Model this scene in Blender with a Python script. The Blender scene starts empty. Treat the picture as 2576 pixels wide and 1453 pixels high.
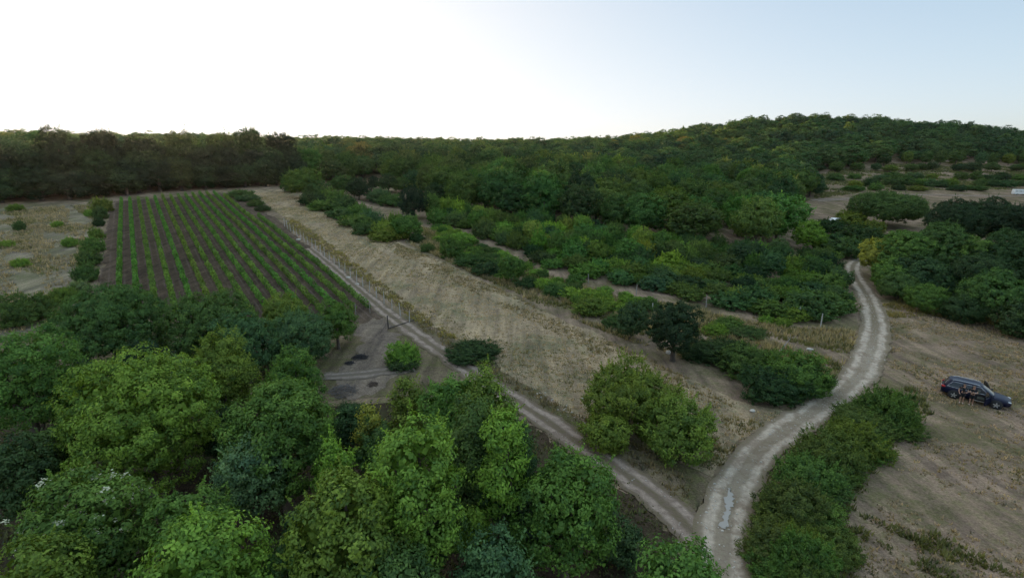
import bpy, math, random
import numpy as np

# ------------------------------------------------------------------ camera, sky, sun, exposure
SC = bpy.context.scene
COL = SC.collection
R_ = math.radians
CAMH = 20.5
PITCH = math.atan(326 / 1288)
cam_d = bpy.data.cameras.new("camera")
cam = bpy.data.objects.new("camera", cam_d)
COL.objects.link(cam)
cam.location = (0, 0, CAMH)
cam.rotation_euler = (math.pi / 2 - PITCH, 0, 0)
cam_d.sensor_width = 36
cam_d.lens = 18
cam_d.clip_start = 0.1
cam_d.clip_end = 6000
SC.camera = cam

SUN_AZ = R_(-38.5)      # left of the view direction (+Y)
SUN_EL = R_(4.2)
W = bpy.data.worlds.new("World")
SC.world = W
W.use_nodes = True
wn, wl = W.node_tree.nodes, W.node_tree.links
wn.clear()
sky = wn.new("ShaderNodeTexSky")
sky.sky_type = 'NISHITA'
sky.sun_disc = False
sky.sun_elevation = SUN_EL
sky.sun_rotation = SUN_AZ
sky.altitude = 300
sky.air_density = 0.5
sky.dust_density = 2.2
sky.ozone_density = 1.25
bg = wn.new("ShaderNodeBackground")
bg.inputs[1].default_value = 0.15
wo = wn.new("ShaderNodeOutputWorld")
# soft shoulder, as the camera's own: c / (c + 1.1)
va = wn.new("ShaderNodeVectorMath"); va.operation = 'ADD'; va.inputs[1].default_value = (1.1, 1.1, 1.1)
vd = wn.new("ShaderNodeVectorMath"); vd.operation = 'DIVIDE'
wl.new(sky.outputs[0], va.inputs[0]); wl.new(sky.outputs[0], vd.inputs[0]); wl.new(va.outputs[0], vd.inputs[1])
# added warm gain on the unseen upper sky, to brighten the ground
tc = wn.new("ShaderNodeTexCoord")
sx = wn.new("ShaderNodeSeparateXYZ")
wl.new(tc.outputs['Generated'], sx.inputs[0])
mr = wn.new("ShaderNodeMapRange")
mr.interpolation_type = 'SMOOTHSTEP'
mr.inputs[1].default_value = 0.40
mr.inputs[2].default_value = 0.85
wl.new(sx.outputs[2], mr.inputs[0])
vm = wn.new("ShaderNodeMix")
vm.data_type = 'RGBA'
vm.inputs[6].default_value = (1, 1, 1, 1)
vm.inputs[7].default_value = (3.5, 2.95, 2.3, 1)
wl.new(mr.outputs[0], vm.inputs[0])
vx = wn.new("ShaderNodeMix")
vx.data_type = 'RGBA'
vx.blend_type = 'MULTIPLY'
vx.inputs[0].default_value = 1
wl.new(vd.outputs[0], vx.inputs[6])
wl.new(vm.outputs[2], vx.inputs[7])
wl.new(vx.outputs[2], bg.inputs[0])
wl.new(bg.outputs[0], wo.inputs[0])

sun_d = bpy.data.lights.new("sun", 'SUN')
sun_d.energy = 2.3
sun_d.angle = R_(0.5)
sun_d.color = (1.0, 0.62, 0.30)
sun = bpy.data.objects.new("sun", sun_d)
COL.objects.link(sun)
sun.rotation_euler = (math.pi / 2 - SUN_EL, 0, math.pi - SUN_AZ)

SC.view_settings.view_transform = 'Standard'
SC.view_settings.look = 'None'
SC.view_settings.exposure = 3.15
SC.view_settings.gamma = 1
SC.render.engine = 'CYCLES'
SC.cycles.max_bounces = 5
SC.cycles.diffuse_bounces = 3
SC.cycles.glossy_bounces = 2
SC.cycles.transmission_bounces = 3
SC.cycles.volume_bounces = 0
SC.cycles.use_denoising = True

# ------------------------------------------------------------------ terrain and pixel helpers
UX, UY = -0.5835, 0.8121       # uphill direction, along the vine rows
VX, VY = 0.8121, 0.5835        # across the rows, to the right


def sp(x, k):
    x = np.asarray(x, float) / k
    return k * (np.maximum(x, 0) + np.log1p(np.exp(-np.abs(x))))


def sstep(a, b, x):
    t = np.clip((np.asarray(x, float) - a) / (b - a), 0, 1)
    return t * t * (3 - 2 * t)


def H(x, y):
    x = np.asarray(x, float); y = np.asarray(y, float)
    u = UX * x + UY * y
    v = VX * x + VY * y
    z = 0.078 * (sp(u - 30, 15) - sp(u - 250, 40)) + 0.028 * sp(u - 210, 40)
    z = z + 0.020 * (sp(v - 110, 25) - sp(v - 330, 40))
    sx = np.where(x < 235, 78.0, 135.0)
    z = z + 23 * np.exp(-((x - 235) / sx) ** 2 / 2 - ((y - 440) / 100) ** 2 / 2)
    z = z + 10 * np.exp(-((x - 430) / 120) ** 2 / 2 - ((y - 470) / 120) ** 2 / 2)
    und = (0.13 * np.sin(x / 7.1 + 1.3 + 0.6 * np.sin(y / 13)) * np.sin(y / 8.3 + 0.4)
           + 0.25 * np.sin(x / 23.0 + y / 31.0) + 0.2 * np.sin(y / 19.0 - x / 41.0 + 2))
    return z + und


def ray(px, py):
    X = (px - 1288) / 1288.0
    Y = (py - 726.5) / 1288.0
    return np.array([X, math.cos(PITCH) - Y * math.sin(PITCH), -math.sin(PITCH) - Y * math.cos(PITCH)])


_T = np.concatenate([np.arange(4, 120, 0.1), np.arange(120, 900, 0.5)])


def G(px, py, h=0.0):
    """world point where the sight line meets the ground raised by h"""
    d = ray(px, py)
    X = d[0] * _T; Y = d[1] * _T; Z = CAMH + d[2] * _T
    f = Z - (H(X, Y) + h)
    i = np.argmax(f <= 0)
    if f[i] > 0:
        i = len(_T) - 1
    if i > 0:
        a = f[i - 1] / (f[i - 1] - f[i] + 1e-9)
        t = _T[i - 1] + a * (_T[i] - _T[i - 1])
    else:
        t = _T[0]
    return np.array([d[0] * t, d[1] * t, CAMH + d[2] * t - h]), t


def gp(px, py):
    p, _ = G(px, py)
    return p


def proj(x, y, z):
    yc = y * math.cos(PITCH) - (z - CAMH) * math.sin(PITCH)
    dn = -(y * math.sin(PITCH) + (z - CAMH) * math.cos(PITCH))
    return 1288 + 1288 * x / yc, 726.5 + 1288 * dn / yc


# ------------------------------------------------------------------ object helpers
def tag(o, label=None, cat=None, group=None, kind=None):
    if label: o['label'] = label
    if cat: o['category'] = cat
    if group: o['group'] = group
    if kind: o['kind'] = kind
    return o


def empty(name, loc, rz=0.0):
    o = bpy.data.objects.new(name, None)
    COL.objects.link(o)
    o.location = loc
    o.rotation_euler = (0, 0, rz)
    o.empty_display_size = 0.3
    return o


def link(name, me, mat=None, parent=None):
    o = bpy.data.objects.new(name, me)
    COL.objects.link(o)
    if mat is not None and len(me.materials) == 0:
        me.materials.append(mat)
    if parent is not None:
        o.parent = parent
    return o


def fastmesh(name, co, faces, mats=(), midx=None, attrs=None, smooth=False):
    """co (n,3); faces (m,k) array, all of one size"""
    me = bpy.data.meshes.new(name)
    co = np.ascontiguousarray(co, dtype=np.float32)
    faces = np.ascontiguousarray(faces, dtype=np.int32)
    m, k = faces.shape
    me.vertices.add(len(co)); me.vertices.foreach_set('co', co.ravel())
    me.loops.add(m * k); me.loops.foreach_set('vertex_index', faces.ravel())
    me.polygons.add(m); me.polygons.foreach_set('loop_start', np.arange(0, m * k, k, dtype=np.int32))
    for mt in mats: me.materials.append(mt)
    if midx is not None: me.polygons.foreach_set('material_index', np.asarray(midx, dtype=np.int32))
    if smooth: me.polygons.foreach_set('use_smooth', np.ones(m, dtype=bool))
    for nm, (dom, arr) in (attrs or {}).items():
        a = me.attributes.new(nm, 'FLOAT', dom)
        a.data.foreach_set('value', np.asarray(arr, dtype=np.float32))
    me.update(calc_edges=True)
    return me


# ------------------------------------------------------------------ materials
def newmat(name):
    m = bpy.data.materials.new(name)
    m.use_nodes = True
    n, l = m.node_tree.nodes, m.node_tree.links
    n.clear()
    out = n.new("ShaderNodeOutputMaterial")
    return m, n, l, out


def nnode(n, t, **kw):
    x = n.new(t)
    for k, v in kw.items(): setattr(x, k, v)
    return x


def mixc(n, l, fac, a, b, mode='MIX'):
    x = n.new("ShaderNodeMix"); x.data_type = 'RGBA'; x.blend_type = mode
    for s, v in ((x.inputs[0], fac), (x.inputs[6], a), (x.inputs[7], b)):
        if isinstance(v, bpy.types.NodeSocket): l.new(v, s)
        elif isinstance(v, (int, float)): s.default_value = v
        else: s.default_value = (*v, 1)
    return x.outputs[2]


def noise(n, l, scale, detail=4, rough=0.55, vec=None, dist=0.0):
    x = n.new("ShaderNodeTexNoise")
    x.inputs['Scale'].default_value = scale
    x.inputs['Detail'].default_value = detail
    x.inputs['Roughness'].default_value = rough
    x.inputs['Distortion'].default_value = dist
    if vec is not None: l.new(vec, x.inputs['Vector'])
    return x.outputs[0]


def ramp(n, l, fac, lo, hi):
    x = n.new("ShaderNodeMapRange")
    x.inputs[1].default_value = lo; x.inputs[2].default_value = hi
    x.clamp = True
    l.new(fac, x.inputs[0])
    return x.outputs[0]


def math_n(n, l, op, a, b=None):
    x = n.new("ShaderNodeMath"); x.operation = op
    for s, v in zip(x.inputs, (a, b)):
        if v is None: continue
        if isinstance(v, bpy.types.NodeSocket): l.new(v, s)
        else: s.default_value = v
    return x.outputs[0]


def simple(name, col, rough=0.6, metal=0.0, spec=0.5, coat=0.0, var=0.0, vscale=8):
    m, n, l, out = newmat(name)
    b = n.new("ShaderNodeBsdfPrincipled")
    b.inputs['Base Color'].default_value = (*col, 1)
    b.inputs['Roughness'].default_value = rough
    b.inputs['Metallic'].default_value = metal
    b.inputs['Specular IOR Level'].default_value = spec
    b.inputs['Coat Weight'].default_value = coat
    if var > 0:
        f = noise(n, l, vscale)
        dk = tuple(c * (1 - var) for c in col); lt = tuple(min(1, c * (1 + var)) for c in col)
        l.new(mixc(n, l, ramp(n, l, f, 0.3, 0.7), dk, lt), b.inputs['Base Color'])
    l.new(b.outputs[0], out.inputs[0])
    return m


def foliage(name, use_random=False, cols=None, transl=0.28):
    m, n, l, out = newmat(name)
    if use_random:
        oi = n.new("ShaderNodeObjectInfo")
        cr = n.new("ShaderNodeValToRGB")
        cr.color_ramp.interpolation = 'CONSTANT' if False else 'LINEAR'
        els = cr.color_ramp.elements
        for i, (p, c) in enumerate(cols):
            e = els[i] if i < 2 else els.new(min(p, .999))
            e.position = p; e.color = (*c, 1)
        l.new(oi.outputs['Random'], cr.inputs[0])
        base = cr.outputs[0]
    else:
        oi = n.new("ShaderNodeObjectInfo")
        base = oi.outputs['Color']
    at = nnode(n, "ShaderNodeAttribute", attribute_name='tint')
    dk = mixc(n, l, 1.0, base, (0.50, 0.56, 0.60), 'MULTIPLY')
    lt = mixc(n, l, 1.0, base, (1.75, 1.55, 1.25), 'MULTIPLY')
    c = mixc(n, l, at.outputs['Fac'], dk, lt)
    d = n.new("ShaderNodeBsdfDiffuse"); l.new(c, d.inputs[0])
    t = n.new("ShaderNodeBsdfTranslucent"); l.new(mixc(n, l, 1.0, c, (1.15, 1.1, 0.55), 'MULTIPLY'), t.inputs[0])
    g = n.new("ShaderNodeBsdfGlossy"); g.inputs['Roughness'].default_value = 0.55
    g.inputs[0].default_value = (0.8, 0.85, 0.9, 1)
    a = n.new("ShaderNodeMixShader"); a.inputs[0].default_value = transl
    l.new(d.outputs[0], a.inputs[1]); l.new(t.outputs[0], a.inputs[2])
    b = n.new("ShaderNodeMixShader"); b.inputs[0].default_value = 0.012
    l.new(a.outputs[0], b.inputs[1]); l.new(g.outputs[0], b.inputs[2])
    l.new(b.outputs[0], out.inputs[0])
    return m


M_LEAF = foliage("leaves")
M_BARK = simple("bark", (0.11, 0.085, 0.065), 0.9, var=0.4, vscale=6)
M_PALEBARK = simple("pale_bark", (0.33, 0.29, 0.25), 0.9, var=0.3, vscale=5)


def pos(n):
    return n.new("ShaderNodeNewGeometry").outputs['Position']


def ground_mat(name, tan, brown, green, gs=(0.45, 0.58), bs=(0.45, 0.60), extra=None, bump=0.5, fine=1.0, streak=-0.62):
    m, n, l, out = newmat(name)
    p = pos(n)
    big = noise(n, l, 0.055, 5, 0.6, p, 0.6)
    mid = noise(n, l, 0.33, 5, 0.65, p, 0.4)
    fin = noise(n, l, 2.2 * fine, 4, 0.7, p)
    vfi = noise(n, l, 7.0 * fine, 3, 0.7, p)
    s = math_n(n, l, 'ADD', math_n(n, l, 'MULTIPLY', mid, 0.65), math_n(n, l, 'MULTIPLY', big, 0.35))
    c = mixc(n, l, ramp(n, l, s, *bs), tan, brown)
    s2 = math_n(n, l, 'ADD', math_n(n, l, 'MULTIPLY', fin, 0.45), math_n(n, l, 'MULTIPLY', noise(n, l, 0.16, 5, 0.6, p, 0.8), 0.55))
    c = mixc(n, l, ramp(n, l, s2, *gs), c, green)
    v1 = mixc(n, l, ramp(n, l, vfi, 0.28, 0.72), (0.62, 0.60, 0.58), (1.32, 1.30, 1.26))
    c = mixc(n, l, 1.0, c, v1, 'MULTIPLY')
    v2 = mixc(n, l, ramp(n, l, fin, 0.3, 0.7), (0.75, 0.75, 0.74), (1.2, 1.2, 1.2))
    c = mixc(n, l, 1.0, c, v2, 'MULTIPLY')
    mp = n.new("ShaderNodeMapping"); mp.vector_type = 'POINT'
    mp.inputs['Rotation'].default_value = (0, 0, streak)
    mp.inputs['Scale'].default_value = (1.1, 0.10, 0.3)
    l.new(p, mp.inputs['Vector'])
    st = noise(n, l, 0.9, 4, 0.65, mp.outputs[0])
    c = mixc(n, l, 1.0, c, mixc(n, l, ramp(n, l, st, 0.3, 0.7), (0.66, 0.66, 0.68), (1.30, 1.27, 1.20)), 'MULTIPLY')
    if extra: c = extra(n, l, p, c)
    b = n.new("ShaderNodeBsdfDiffuse")
    b.inputs['Roughness'].default_value = 0.8
    l.new(c, b.inputs[0])
    bp = n.new("ShaderNodeBump"); bp.inputs['Strength'].default_value = bump; bp.inputs['Distance'].default_value = 0.25
    l.new(math_n(n, l, 'ADD', vfi, fin), bp.inputs['Height']); l.new(bp.outputs[0], b.inputs['Normal'])
    l.new(b.outputs[0], out.inputs[0])
    return m


M_GROUND = ground_mat("dry_ground", (0.335, 0.248, 0.190), (0.225, 0.166, 0.132), (0.15, 0.135, 0.075))
M_STRIP = ground_mat("mown_dry_grass", (0.415, 0.322, 0.222), (0.305, 0.235, 0.165), (0.175, 0.175, 0.105), gs=(0.49, 0.62))
M_MEADOW = ground_mat("weedy_dry_grass", (0.32, 0.27, 0.20), (0.22, 0.185, 0.155), (0.15, 0.15, 0.085), gs=(0.44, 0.60))
M_BANK = ground_mat("rough_bank", (0.20, 0.16, 0.115), (0.14, 0.11, 0.083), (0.125, 0.12, 0.06), gs=(0.46, 0.58))
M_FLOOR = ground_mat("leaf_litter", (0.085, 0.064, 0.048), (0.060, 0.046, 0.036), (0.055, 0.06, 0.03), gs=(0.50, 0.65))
M_CLEAR = ground_mat("trodden_dirt", (0.235, 0.19, 0.158), (0.17, 0.138, 0.118), (0.14, 0.125, 0.075), gs=(0.52, 0.72))


def soil_extra(n, l, p, c):
    at = nnode(n, "ShaderNodeAttribute", attribute_name='row')
    f = at.outputs['Fac']
    fr = math_n(n, l, 'ABSOLUTE', math_n(n, l, 'SUBTRACT', math_n(n, l, 'FRACT', f), 0.5))   # 0 mid-alley .. 0.5 at row
    wheel = math_n(n, l, 'ABSOLUTE', math_n(n, l, 'SUBTRACT', fr, 0.24))
    wv = math_n(n, l, 'SUBTRACT', 1.0, ramp(n, l, wheel, 0.02, 0.10))
    wv = math_n(n, l, 'MULTIPLY', wv, ramp(n, l, noise(n, l, 0.25, 3, 0.6, p), 0.35, 0.65))
    c = mixc(n, l, math_n(n, l, 'MULTIPLY', wv, 0.55), c, (0.20, 0.15, 0.13))
    return c


M_SOIL = ground_mat("tilled_soil", (0.138, 0.103, 0.080), (0.10, 0.076, 0.060), (0.10, 0.09, 0.058), gs=(0.60, 0.8), extra=soil_extra)


def track_mat(name, gravel, dirt, grass, centre=0.35, wheel=0.5):
    m, n, l, out = newmat(name)
    p = pos(n)
    at = nnode(n, "ShaderNodeAttribute", attribute_name='across')
    al = nnode(n, "ShaderNodeAttribute", attribute_name='bare')
    a = math_n(n, l, 'ABSOLUTE', at.outputs['Fac'])
    wob = noise(n, l, 0.7, 4, 0.6, p)
    a2 = math_n(n, l, 'ADD', a, math_n(n, l, 'MULTIPLY', math_n(n, l, 'SUBTRACT', wob, 0.5), 0.45))
    d = math_n(n, l, 'ABSOLUTE', math_n(n, l, 'SUBTRACT', a2, wheel))
    rut = math_n(n, l, 'SUBTRACT', 1.0, ramp(n, l, d, 0.12, 0.34))
    rut = math_n(n, l, 'MAXIMUM', rut, al.outputs['Fac'])
    edge = math_n(n, l, 'SUBTRACT', 1.0, ramp(n, l, a2, 0.66, 0.92))
    rut = math_n(n, l, 'MULTIPLY', rut, edge)
    fin = noise(n, l, 3.0, 5, 0.7, p)
    vor = n.new("ShaderNodeTexVoronoi"); vor.inputs['Scale'].default_value = 6.0
    l.new(p, vor.inputs['Vector'])
    gcol = mixc(n, l, ramp(n, l, fin, 0.3, 0.72), tuple(c * 0.72 for c in gravel), tuple(c * 1.22 for c in gravel))
    gcol = mixc(n, l, math_n(n, l, 'MULTIPLY', ramp(n, l, vor.outputs['Distance'], 0.02, 0.10), 0.0), gcol, gravel)
    spk = noise(n, l, 9.0, 2, 0.6, p)
    gcol = mixc(n, l, ramp(n, l, spk, 0.62, 0.75), gcol, tuple(min(0.6, c * 1.55) for c in gravel))
    gcol = mixc(n, l, math_n(n, l, 'MULTIPLY', ramp(n, l, noise(n, l, 0.8, 6, 0.7, p, 0.8), 0.48, 0.60), 0.8), gcol, dirt)
    off = mixc(n, l, ramp(n, l, fin, 0.35, 0.65), tuple(c * .85 for c in dirt), grass)
    c = mixc(n, l, rut, off, gcol)
    b = n.new("ShaderNodeBsdfDiffuse"); b.inputs['Roughness'].default_value = 0.7
    l.new(c, b.inputs[0])
    bp = n.new("ShaderNodeBump"); bp.inputs['Strength'].default_value = 0.5; bp.inputs['Distance'].default_value = 0.12
    l.new(math_n(n, l, 'ADD', fin, spk), bp.inputs['Height']); l.new(bp.outputs[0], b.inputs['Normal'])
    l.new(b.outputs[0], out.inputs[0])
    return m


M_ROAD = track_mat("limestone_gravel", (0.48, 0.395, 0.315), (0.265, 0.20, 0.148), (0.20, 0.165, 0.105))
M_SIDE = track_mat("faint_ruts", (0.26, 0.21, 0.175), (0.19, 0.152, 0.13), (0.16, 0.135, 0.10))
M_TRACK = track_mat("dirt_ruts", (0.36, 0.28, 0.23), (0.22, 0.165, 0.13), (0.16, 0.13, 0.08))

# ------------------------------------------------------------------ ground and the sheets on it
def axis(*segs):
    out = []
    for a, b, s in segs:
        out.append(np.arange(a, b, s))
    out.append([segs[-1][1]])
    return np.concatenate(out)


gx = axis((-2600, -700, 95), (-700, -190, 10), (-190, 130, 1.25), (130, 700, 10), (700, 2600, 95))
gy = axis((-300, -10, 29), (-10, 210, 1.25), (210, 760, 10), (760, 3200, 122))
GX, GY = np.meshgrid(gx, gy)
nx, ny = len(gx), len(gy)
co = np.stack([GX.ravel(), GY.ravel(), H(GX, GY).ravel()], 1)
ii, jj = np.meshgrid(np.arange(nx - 1), np.arange(ny - 1))
a0 = (jj * nx + ii).ravel()
ground = link("ground", fastmesh("ground", co, np.stack([a0, a0 + 1, a0 + nx + 1, a0 + nx], 1), [M_GROUND], smooth=True))
tag(ground, kind='structure')


def resample(P, n):
    P = np.asarray(P, float)
    d = np.r_[0, np.cumsum(np.linalg.norm(np.diff(P, axis=0), axis=1))]
    s = np.linspace(0, d[-1], n)
    return np.stack([np.interp(s, d, P[:, k]) for k in range(P.shape[1])], 1)


def smoothline(P, it=3):
    P = np.asarray(P, float)
    for _ in range(it):
        Q = [P[0]]
        for a, b in zip(P[:-1], P[1:]):
            Q += [a * .75 + b * .25, a * .25 + b * .75]
        Q.append(P[-1]); P = np.array(Q)
    return P


rs = np.random.RandomState(5)


def wob(n, amp, k=9):
    x = rs.normal(0, 1, n + 2 * k)
    w = np.hanning(k); w /= w.sum()
    y = np.convolve(x, w, 'same')[k:k + n]
    return amp * (0.6 * y / (y.std() + 1e-6) + 0.4 * rs.normal(0, 1, n))


def gridmesh(name, P, mat, attrs, off):
    """P (n, m, 2) world points"""
    n, m = P.shape[:2]
    X, Y = P[..., 0].ravel(), P[..., 1].ravel()
    co = np.stack([X, Y, H(X, Y) + off], 1)
    i, j = np.meshgrid(np.arange(m - 1), np.arange(n - 1))
    a = (j * m + i).ravel()
    f = np.stack([a, a + 1, a + m + 1, a + m], 1)
    c = co[f[0]]
    if np.cross(c[1] - c[0], c[3] - c[0])[2] < 0: f = f[:, ::-1]
    return fastmesh(name, co, f, [mat], attrs=attrs, smooth=True)


def sheet(name, left_px, right_px, mat, off=0.03, jit=0.35, step=0.8, attr=None):
    Lw = smoothline([gp(*p)[:2] for p in left_px], 2)
    Rw = smoothline([gp(*p)[:2] for p in right_px], 2)
    ln = max(np.linalg.norm(np.diff(Lw, axis=0), axis=1).sum(), np.linalg.norm(np.diff(Rw, axis=0), axis=1).sum())
    n = int(ln / step) + 2
    Lw, Rw = resample(Lw, n), resample(Rw, n)
    wd = np.linalg.norm(Lw - Rw, axis=1).mean()
    m = int(wd / step) + 2
    d = (Rw - Lw) / np.linalg.norm(Rw - Lw, axis=1)[:, None]
    Lw = Lw + d * wob(n, jit)[:, None]; Rw = Rw + d * wob(n, jit)[:, None]
    t = np.linspace(0, 1, m)[None, :, None]
    P = Lw[:, None] * (1 - t) + Rw[:, None] * t
    al = (Lw[-1] - Lw[0]) / np.linalg.norm(Lw[-1] - Lw[0])
    P[0] += al * wob(m, jit)[:, None]; P[-1] += al * wob(m, jit)[:, None]
    at = attr(P) if attr else {}
    return tag(link(name, gridmesh(name, P, mat, at, off)), kind='structure')


def ribbon(name, pts, mat, off=0.06, jit=0.12, bare=None, step=0.5, nac=15):
    """pts: (px, py, width m)"""
    C = np.array([np.r_[gp(a, b)[:2], w] for a, b, w in pts])
    C = smoothline(C, 3)
    ln = np.linalg.norm(np.diff(C[:, :2], axis=0), axis=1).sum()
    n = int(ln / step) + 2
    C = resample(C, n)
    T = np.gradient(C[:, :2], axis=0); T /= np.linalg.norm(T, axis=1)[:, None]
    N = np.stack([T[:, 1], -T[:, 0]], 1)
    a = np.linspace(-1, 1, nac)
    hw = C[:, 2] / 2
    off_l = hw + wob(n, jit, 5); off_r = hw + wob(n, jit, 5)
    half = np.where(a[None, :] < 0, off_l[:, None], off_r[:, None])
    P = C[:, None, :2] + N[:, None] * (a[None, :, None] * half[..., None])
    s = np.linspace(0, 1, n)
    br = np.interp(s, *zip(*bare)) if bare else np.zeros(n)
    at = {'across': ('POINT', np.tile(a, n)), 'bare': ('POINT', np.repeat(br, nac))}
    o = tag(link(name, gridmesh(name, P, mat, at, off)), kind='structure')
    return o, C


# vine rows in world (u, v)
def uv(p): return UX * p[0] + UY * p[1], VX * p[0] + VY * p[1]
def wxy(u, v): return np.array([UX * u + VX * v, UY * u + VY * v])


V_FIRST = uv(gp(303, 722))[1]
V_LAST = uv(gp(928, 785))[1]
NROW = 15
RSP = (V_LAST - V_FIRST) / (NROW - 1)
U_NEAR_R = uv(gp(928, 785))[0]
U_FAR_L = uv(gp(309, 506))[0]
U_FAR_R = uv(gp(545, 490))[0]
print("rows spacing", RSP, "u", U_NEAR_R, U_FAR_L, U_FAR_R)


def soil_attr(P):
    v = VX * P[..., 0] + VY * P[..., 1]
    return {'row': ('POINT', ((v - V_FIRST) / RSP + 0.5 + 0.5).ravel())}


sheet("dry_meadow", [(-420, 540), (-520, 640), (-560, 760), (-560, 900)], [(247, 511), (236, 570), (205, 650), (190, 745), (150, 830)], M_MEADOW, 0.03, 0.5)
sheet("vineyard_soil", [(288, 507), (268, 560), (258, 640), (248, 725), (225, 800)], [(598, 484), (690, 548), (800, 640), (900, 728), (965, 782), (985, 815)], M_SOIL, 0.034, 0.3, attr=soil_attr)
sheet("dry_grass_field", [(622, 478), (700, 537), (800, 610), (900, 683), (1000, 762), (1070, 808), (1180, 875), (1300, 950), (1430, 1030), (1580, 1110), (1790, 1190)],
      [(748, 476), (850, 522), (940, 572), (1010, 614), (1130, 667), (1260, 728), (1400, 795), (1560, 868), (1700, 935), (1850, 1005), (1985, 1030)], M_STRIP, 0.03, 0.4)
sheet("rough_ground", [(880, 800), (850, 860), (790, 930), (770, 1010)], [(985, 800), (1060, 866), (1110, 910), (1215, 985)], M_BANK, 0.026, 0.5)
sheet("bank", [(990, 790), (1060, 838), (1130, 886), (1220, 945), (1310, 1005), (1410, 1072), (1520, 1145), (1650, 1235), (1760, 1330)], [(1040, 790), (1090, 822), (1185, 882), (1305, 958), (1440, 1042), (1590, 1125), (1700, 1170), (1790, 1215), (1800, 1260)], M_BANK, 0.045, 0.5)
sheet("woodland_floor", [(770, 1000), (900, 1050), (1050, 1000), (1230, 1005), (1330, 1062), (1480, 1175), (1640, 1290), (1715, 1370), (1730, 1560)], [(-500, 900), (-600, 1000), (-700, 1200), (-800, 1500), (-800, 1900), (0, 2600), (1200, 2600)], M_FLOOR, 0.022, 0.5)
sheet("dirt_clearing", [(905, 800), (905, 845), (885, 880), (850, 930), (835, 985)], [(965, 800), (995, 850), (1000, 900), (985, 950), (950, 985)], M_CLEAR, 0.048, 0.9)
road, ROADC = ribbon("gravel_road", [(1800, 1560, 2.88), (1815, 1450, 2.88), (1818, 1330, 2.88), (1842, 1230, 2.70), (1912, 1130, 2.60), (2008, 1062, 2.70), (2105, 1000, 2.79), (2165, 945, 2.98),
                 (2193, 880, 3.16), (2205, 810, 3.07), (2183, 745, 2.88), (2152, 700, 2.79), (2141, 672, 2.79), (2158, 655, 2.79), (2240, 645, 2.79)],
                 M_ROAD, 0.10, 0.13, bare=[(0, .35), (.25, .3), (.40, .45), (.48, .15), (.55, 0), (1, 0)])
track, TRACKC = ribbon("dirt_track", [(1790, 1390, 2.4), (1745, 1340, 2.4), (1640, 1240, 2.4), (1510, 1150, 2.4), (1400, 1078, 2.4), (1300, 1010, 2.4), (1200, 945, 2.4), (1110, 886, 2.4),
                 (1040, 836, 2.3), (985, 796, 2.3), (930, 752, 2.0), (860, 692, 1.9), (780, 625, 1.8)], M_TRACK, 0.08, 0.15)
ribbon("side_track", [(1040, 925, 1.7), (980, 935, 1.8), (900, 943, 1.8), (815, 950, 1.7)], M_SIDE, 0.085, 0.2)
ribbon("far_road", [(2050, 505, 5), (2240, 490, 4), (2400, 492, 4), (2600, 494, 4), (2800, 490, 4)], M_TRACK, 0.09, 0.2, step=1.5)
ribbon("far_path", [(930, 466, 3.5), (970, 472, 3.5), (1010, 486, 3.5), (1045, 505, 3)], M_STRIP, 0.09, 0.3)

# ------------------------------------------------------------------ foliage generator
def unit(a):
    return a / (np.linalg.norm(a, axis=-1, keepdims=True) + 1e-9)


def leafquads(rng, P, Nn, size, tint, narrow=0.55, fold=0.25):
    """diamond leaves at P with normals Nn"""
    n = len(P)
    r = unit(rng.normal(0, 1, (n, 3)))
    a = unit(np.cross(Nn, r)); b = np.cross(Nn, a)
    s = size * rng.uniform(0.65, 1.35, (n, 1))
    w = s * narrow
    v0 = P - a * s * 0.5
    v1 = P + b * w * 0.5 + Nn * s * fold * 0.3
    v2 = P + a * s * 0.5 - Nn * s * fold * 0.3
    v3 = P - b * w * 0.5 + Nn * s * fold * 0.3
    co = np.stack([v0, v1, v2, v3], 1).reshape(-1, 3)
    f = np.arange(4 * n).reshape(n, 4)
    return co, f, tint


def crown_points(rng, R, zc, Rz, nl, lobe_r, clump_r, flat=0.9, skirt=-0.55, rough=0.0):
    """clump centres and outward directions over a crown made of nl lobes"""
    k = np.arange(nl)
    th = k * 2.39996 + rng.uniform(0, 6)
    zz = np.linspace(-0.75, 0.95, nl) + rng.normal(0, .08, nl)
    rr = np.sqrt(np.clip(1 - zz * zz, 0.05, 1))
    d = np.stack([rr * np.cos(th), rr * np.sin(th), zz], 1)
    lr = lobe_r * R * rng.uniform(0.78 - rough, 1.22 + rough, nl)
    lc = d * (np.array([R, R, Rz]) * (1 - lobe_r * 0.85))[None] * rng.uniform(0.8, 1.12, (nl, 1))
    lc[:, 2] += zc
    C, O = [], []
    for i in range(nl):
        sc = np.array([1, 1, min(1.15, Rz / R) ** 0.5 * flat])
        m = int(4 * math.pi * lr[i] ** 2 / (clump_r ** 2 * 2.0)) + 3
        q = unit(rng.normal(0, 1, (m, 3)))
        p = lc[i] + q * lr[i] * sc * rng.uniform(0.86 - rough, 1.10 + rough, (m, 1))
        keep = np.ones(m, bool)
        for j in range(nl):
            if j != i:
                keep &= (np.linalg.norm((p - lc[j]) / sc, axis=1) > lr[j] * 0.86)
        cv = unit((p - np.array([0, 0, zc])) / np.array([R, R, Rz]))
        keep &= cv[:, 2] > skirt + rng.normal(0, .08, m)
        C.append(p[keep]); O.append(unit(q * 0.7 + cv * 0.6)[keep])
    return np.concatenate(C), np.concatenate(O), lc, lr


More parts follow.
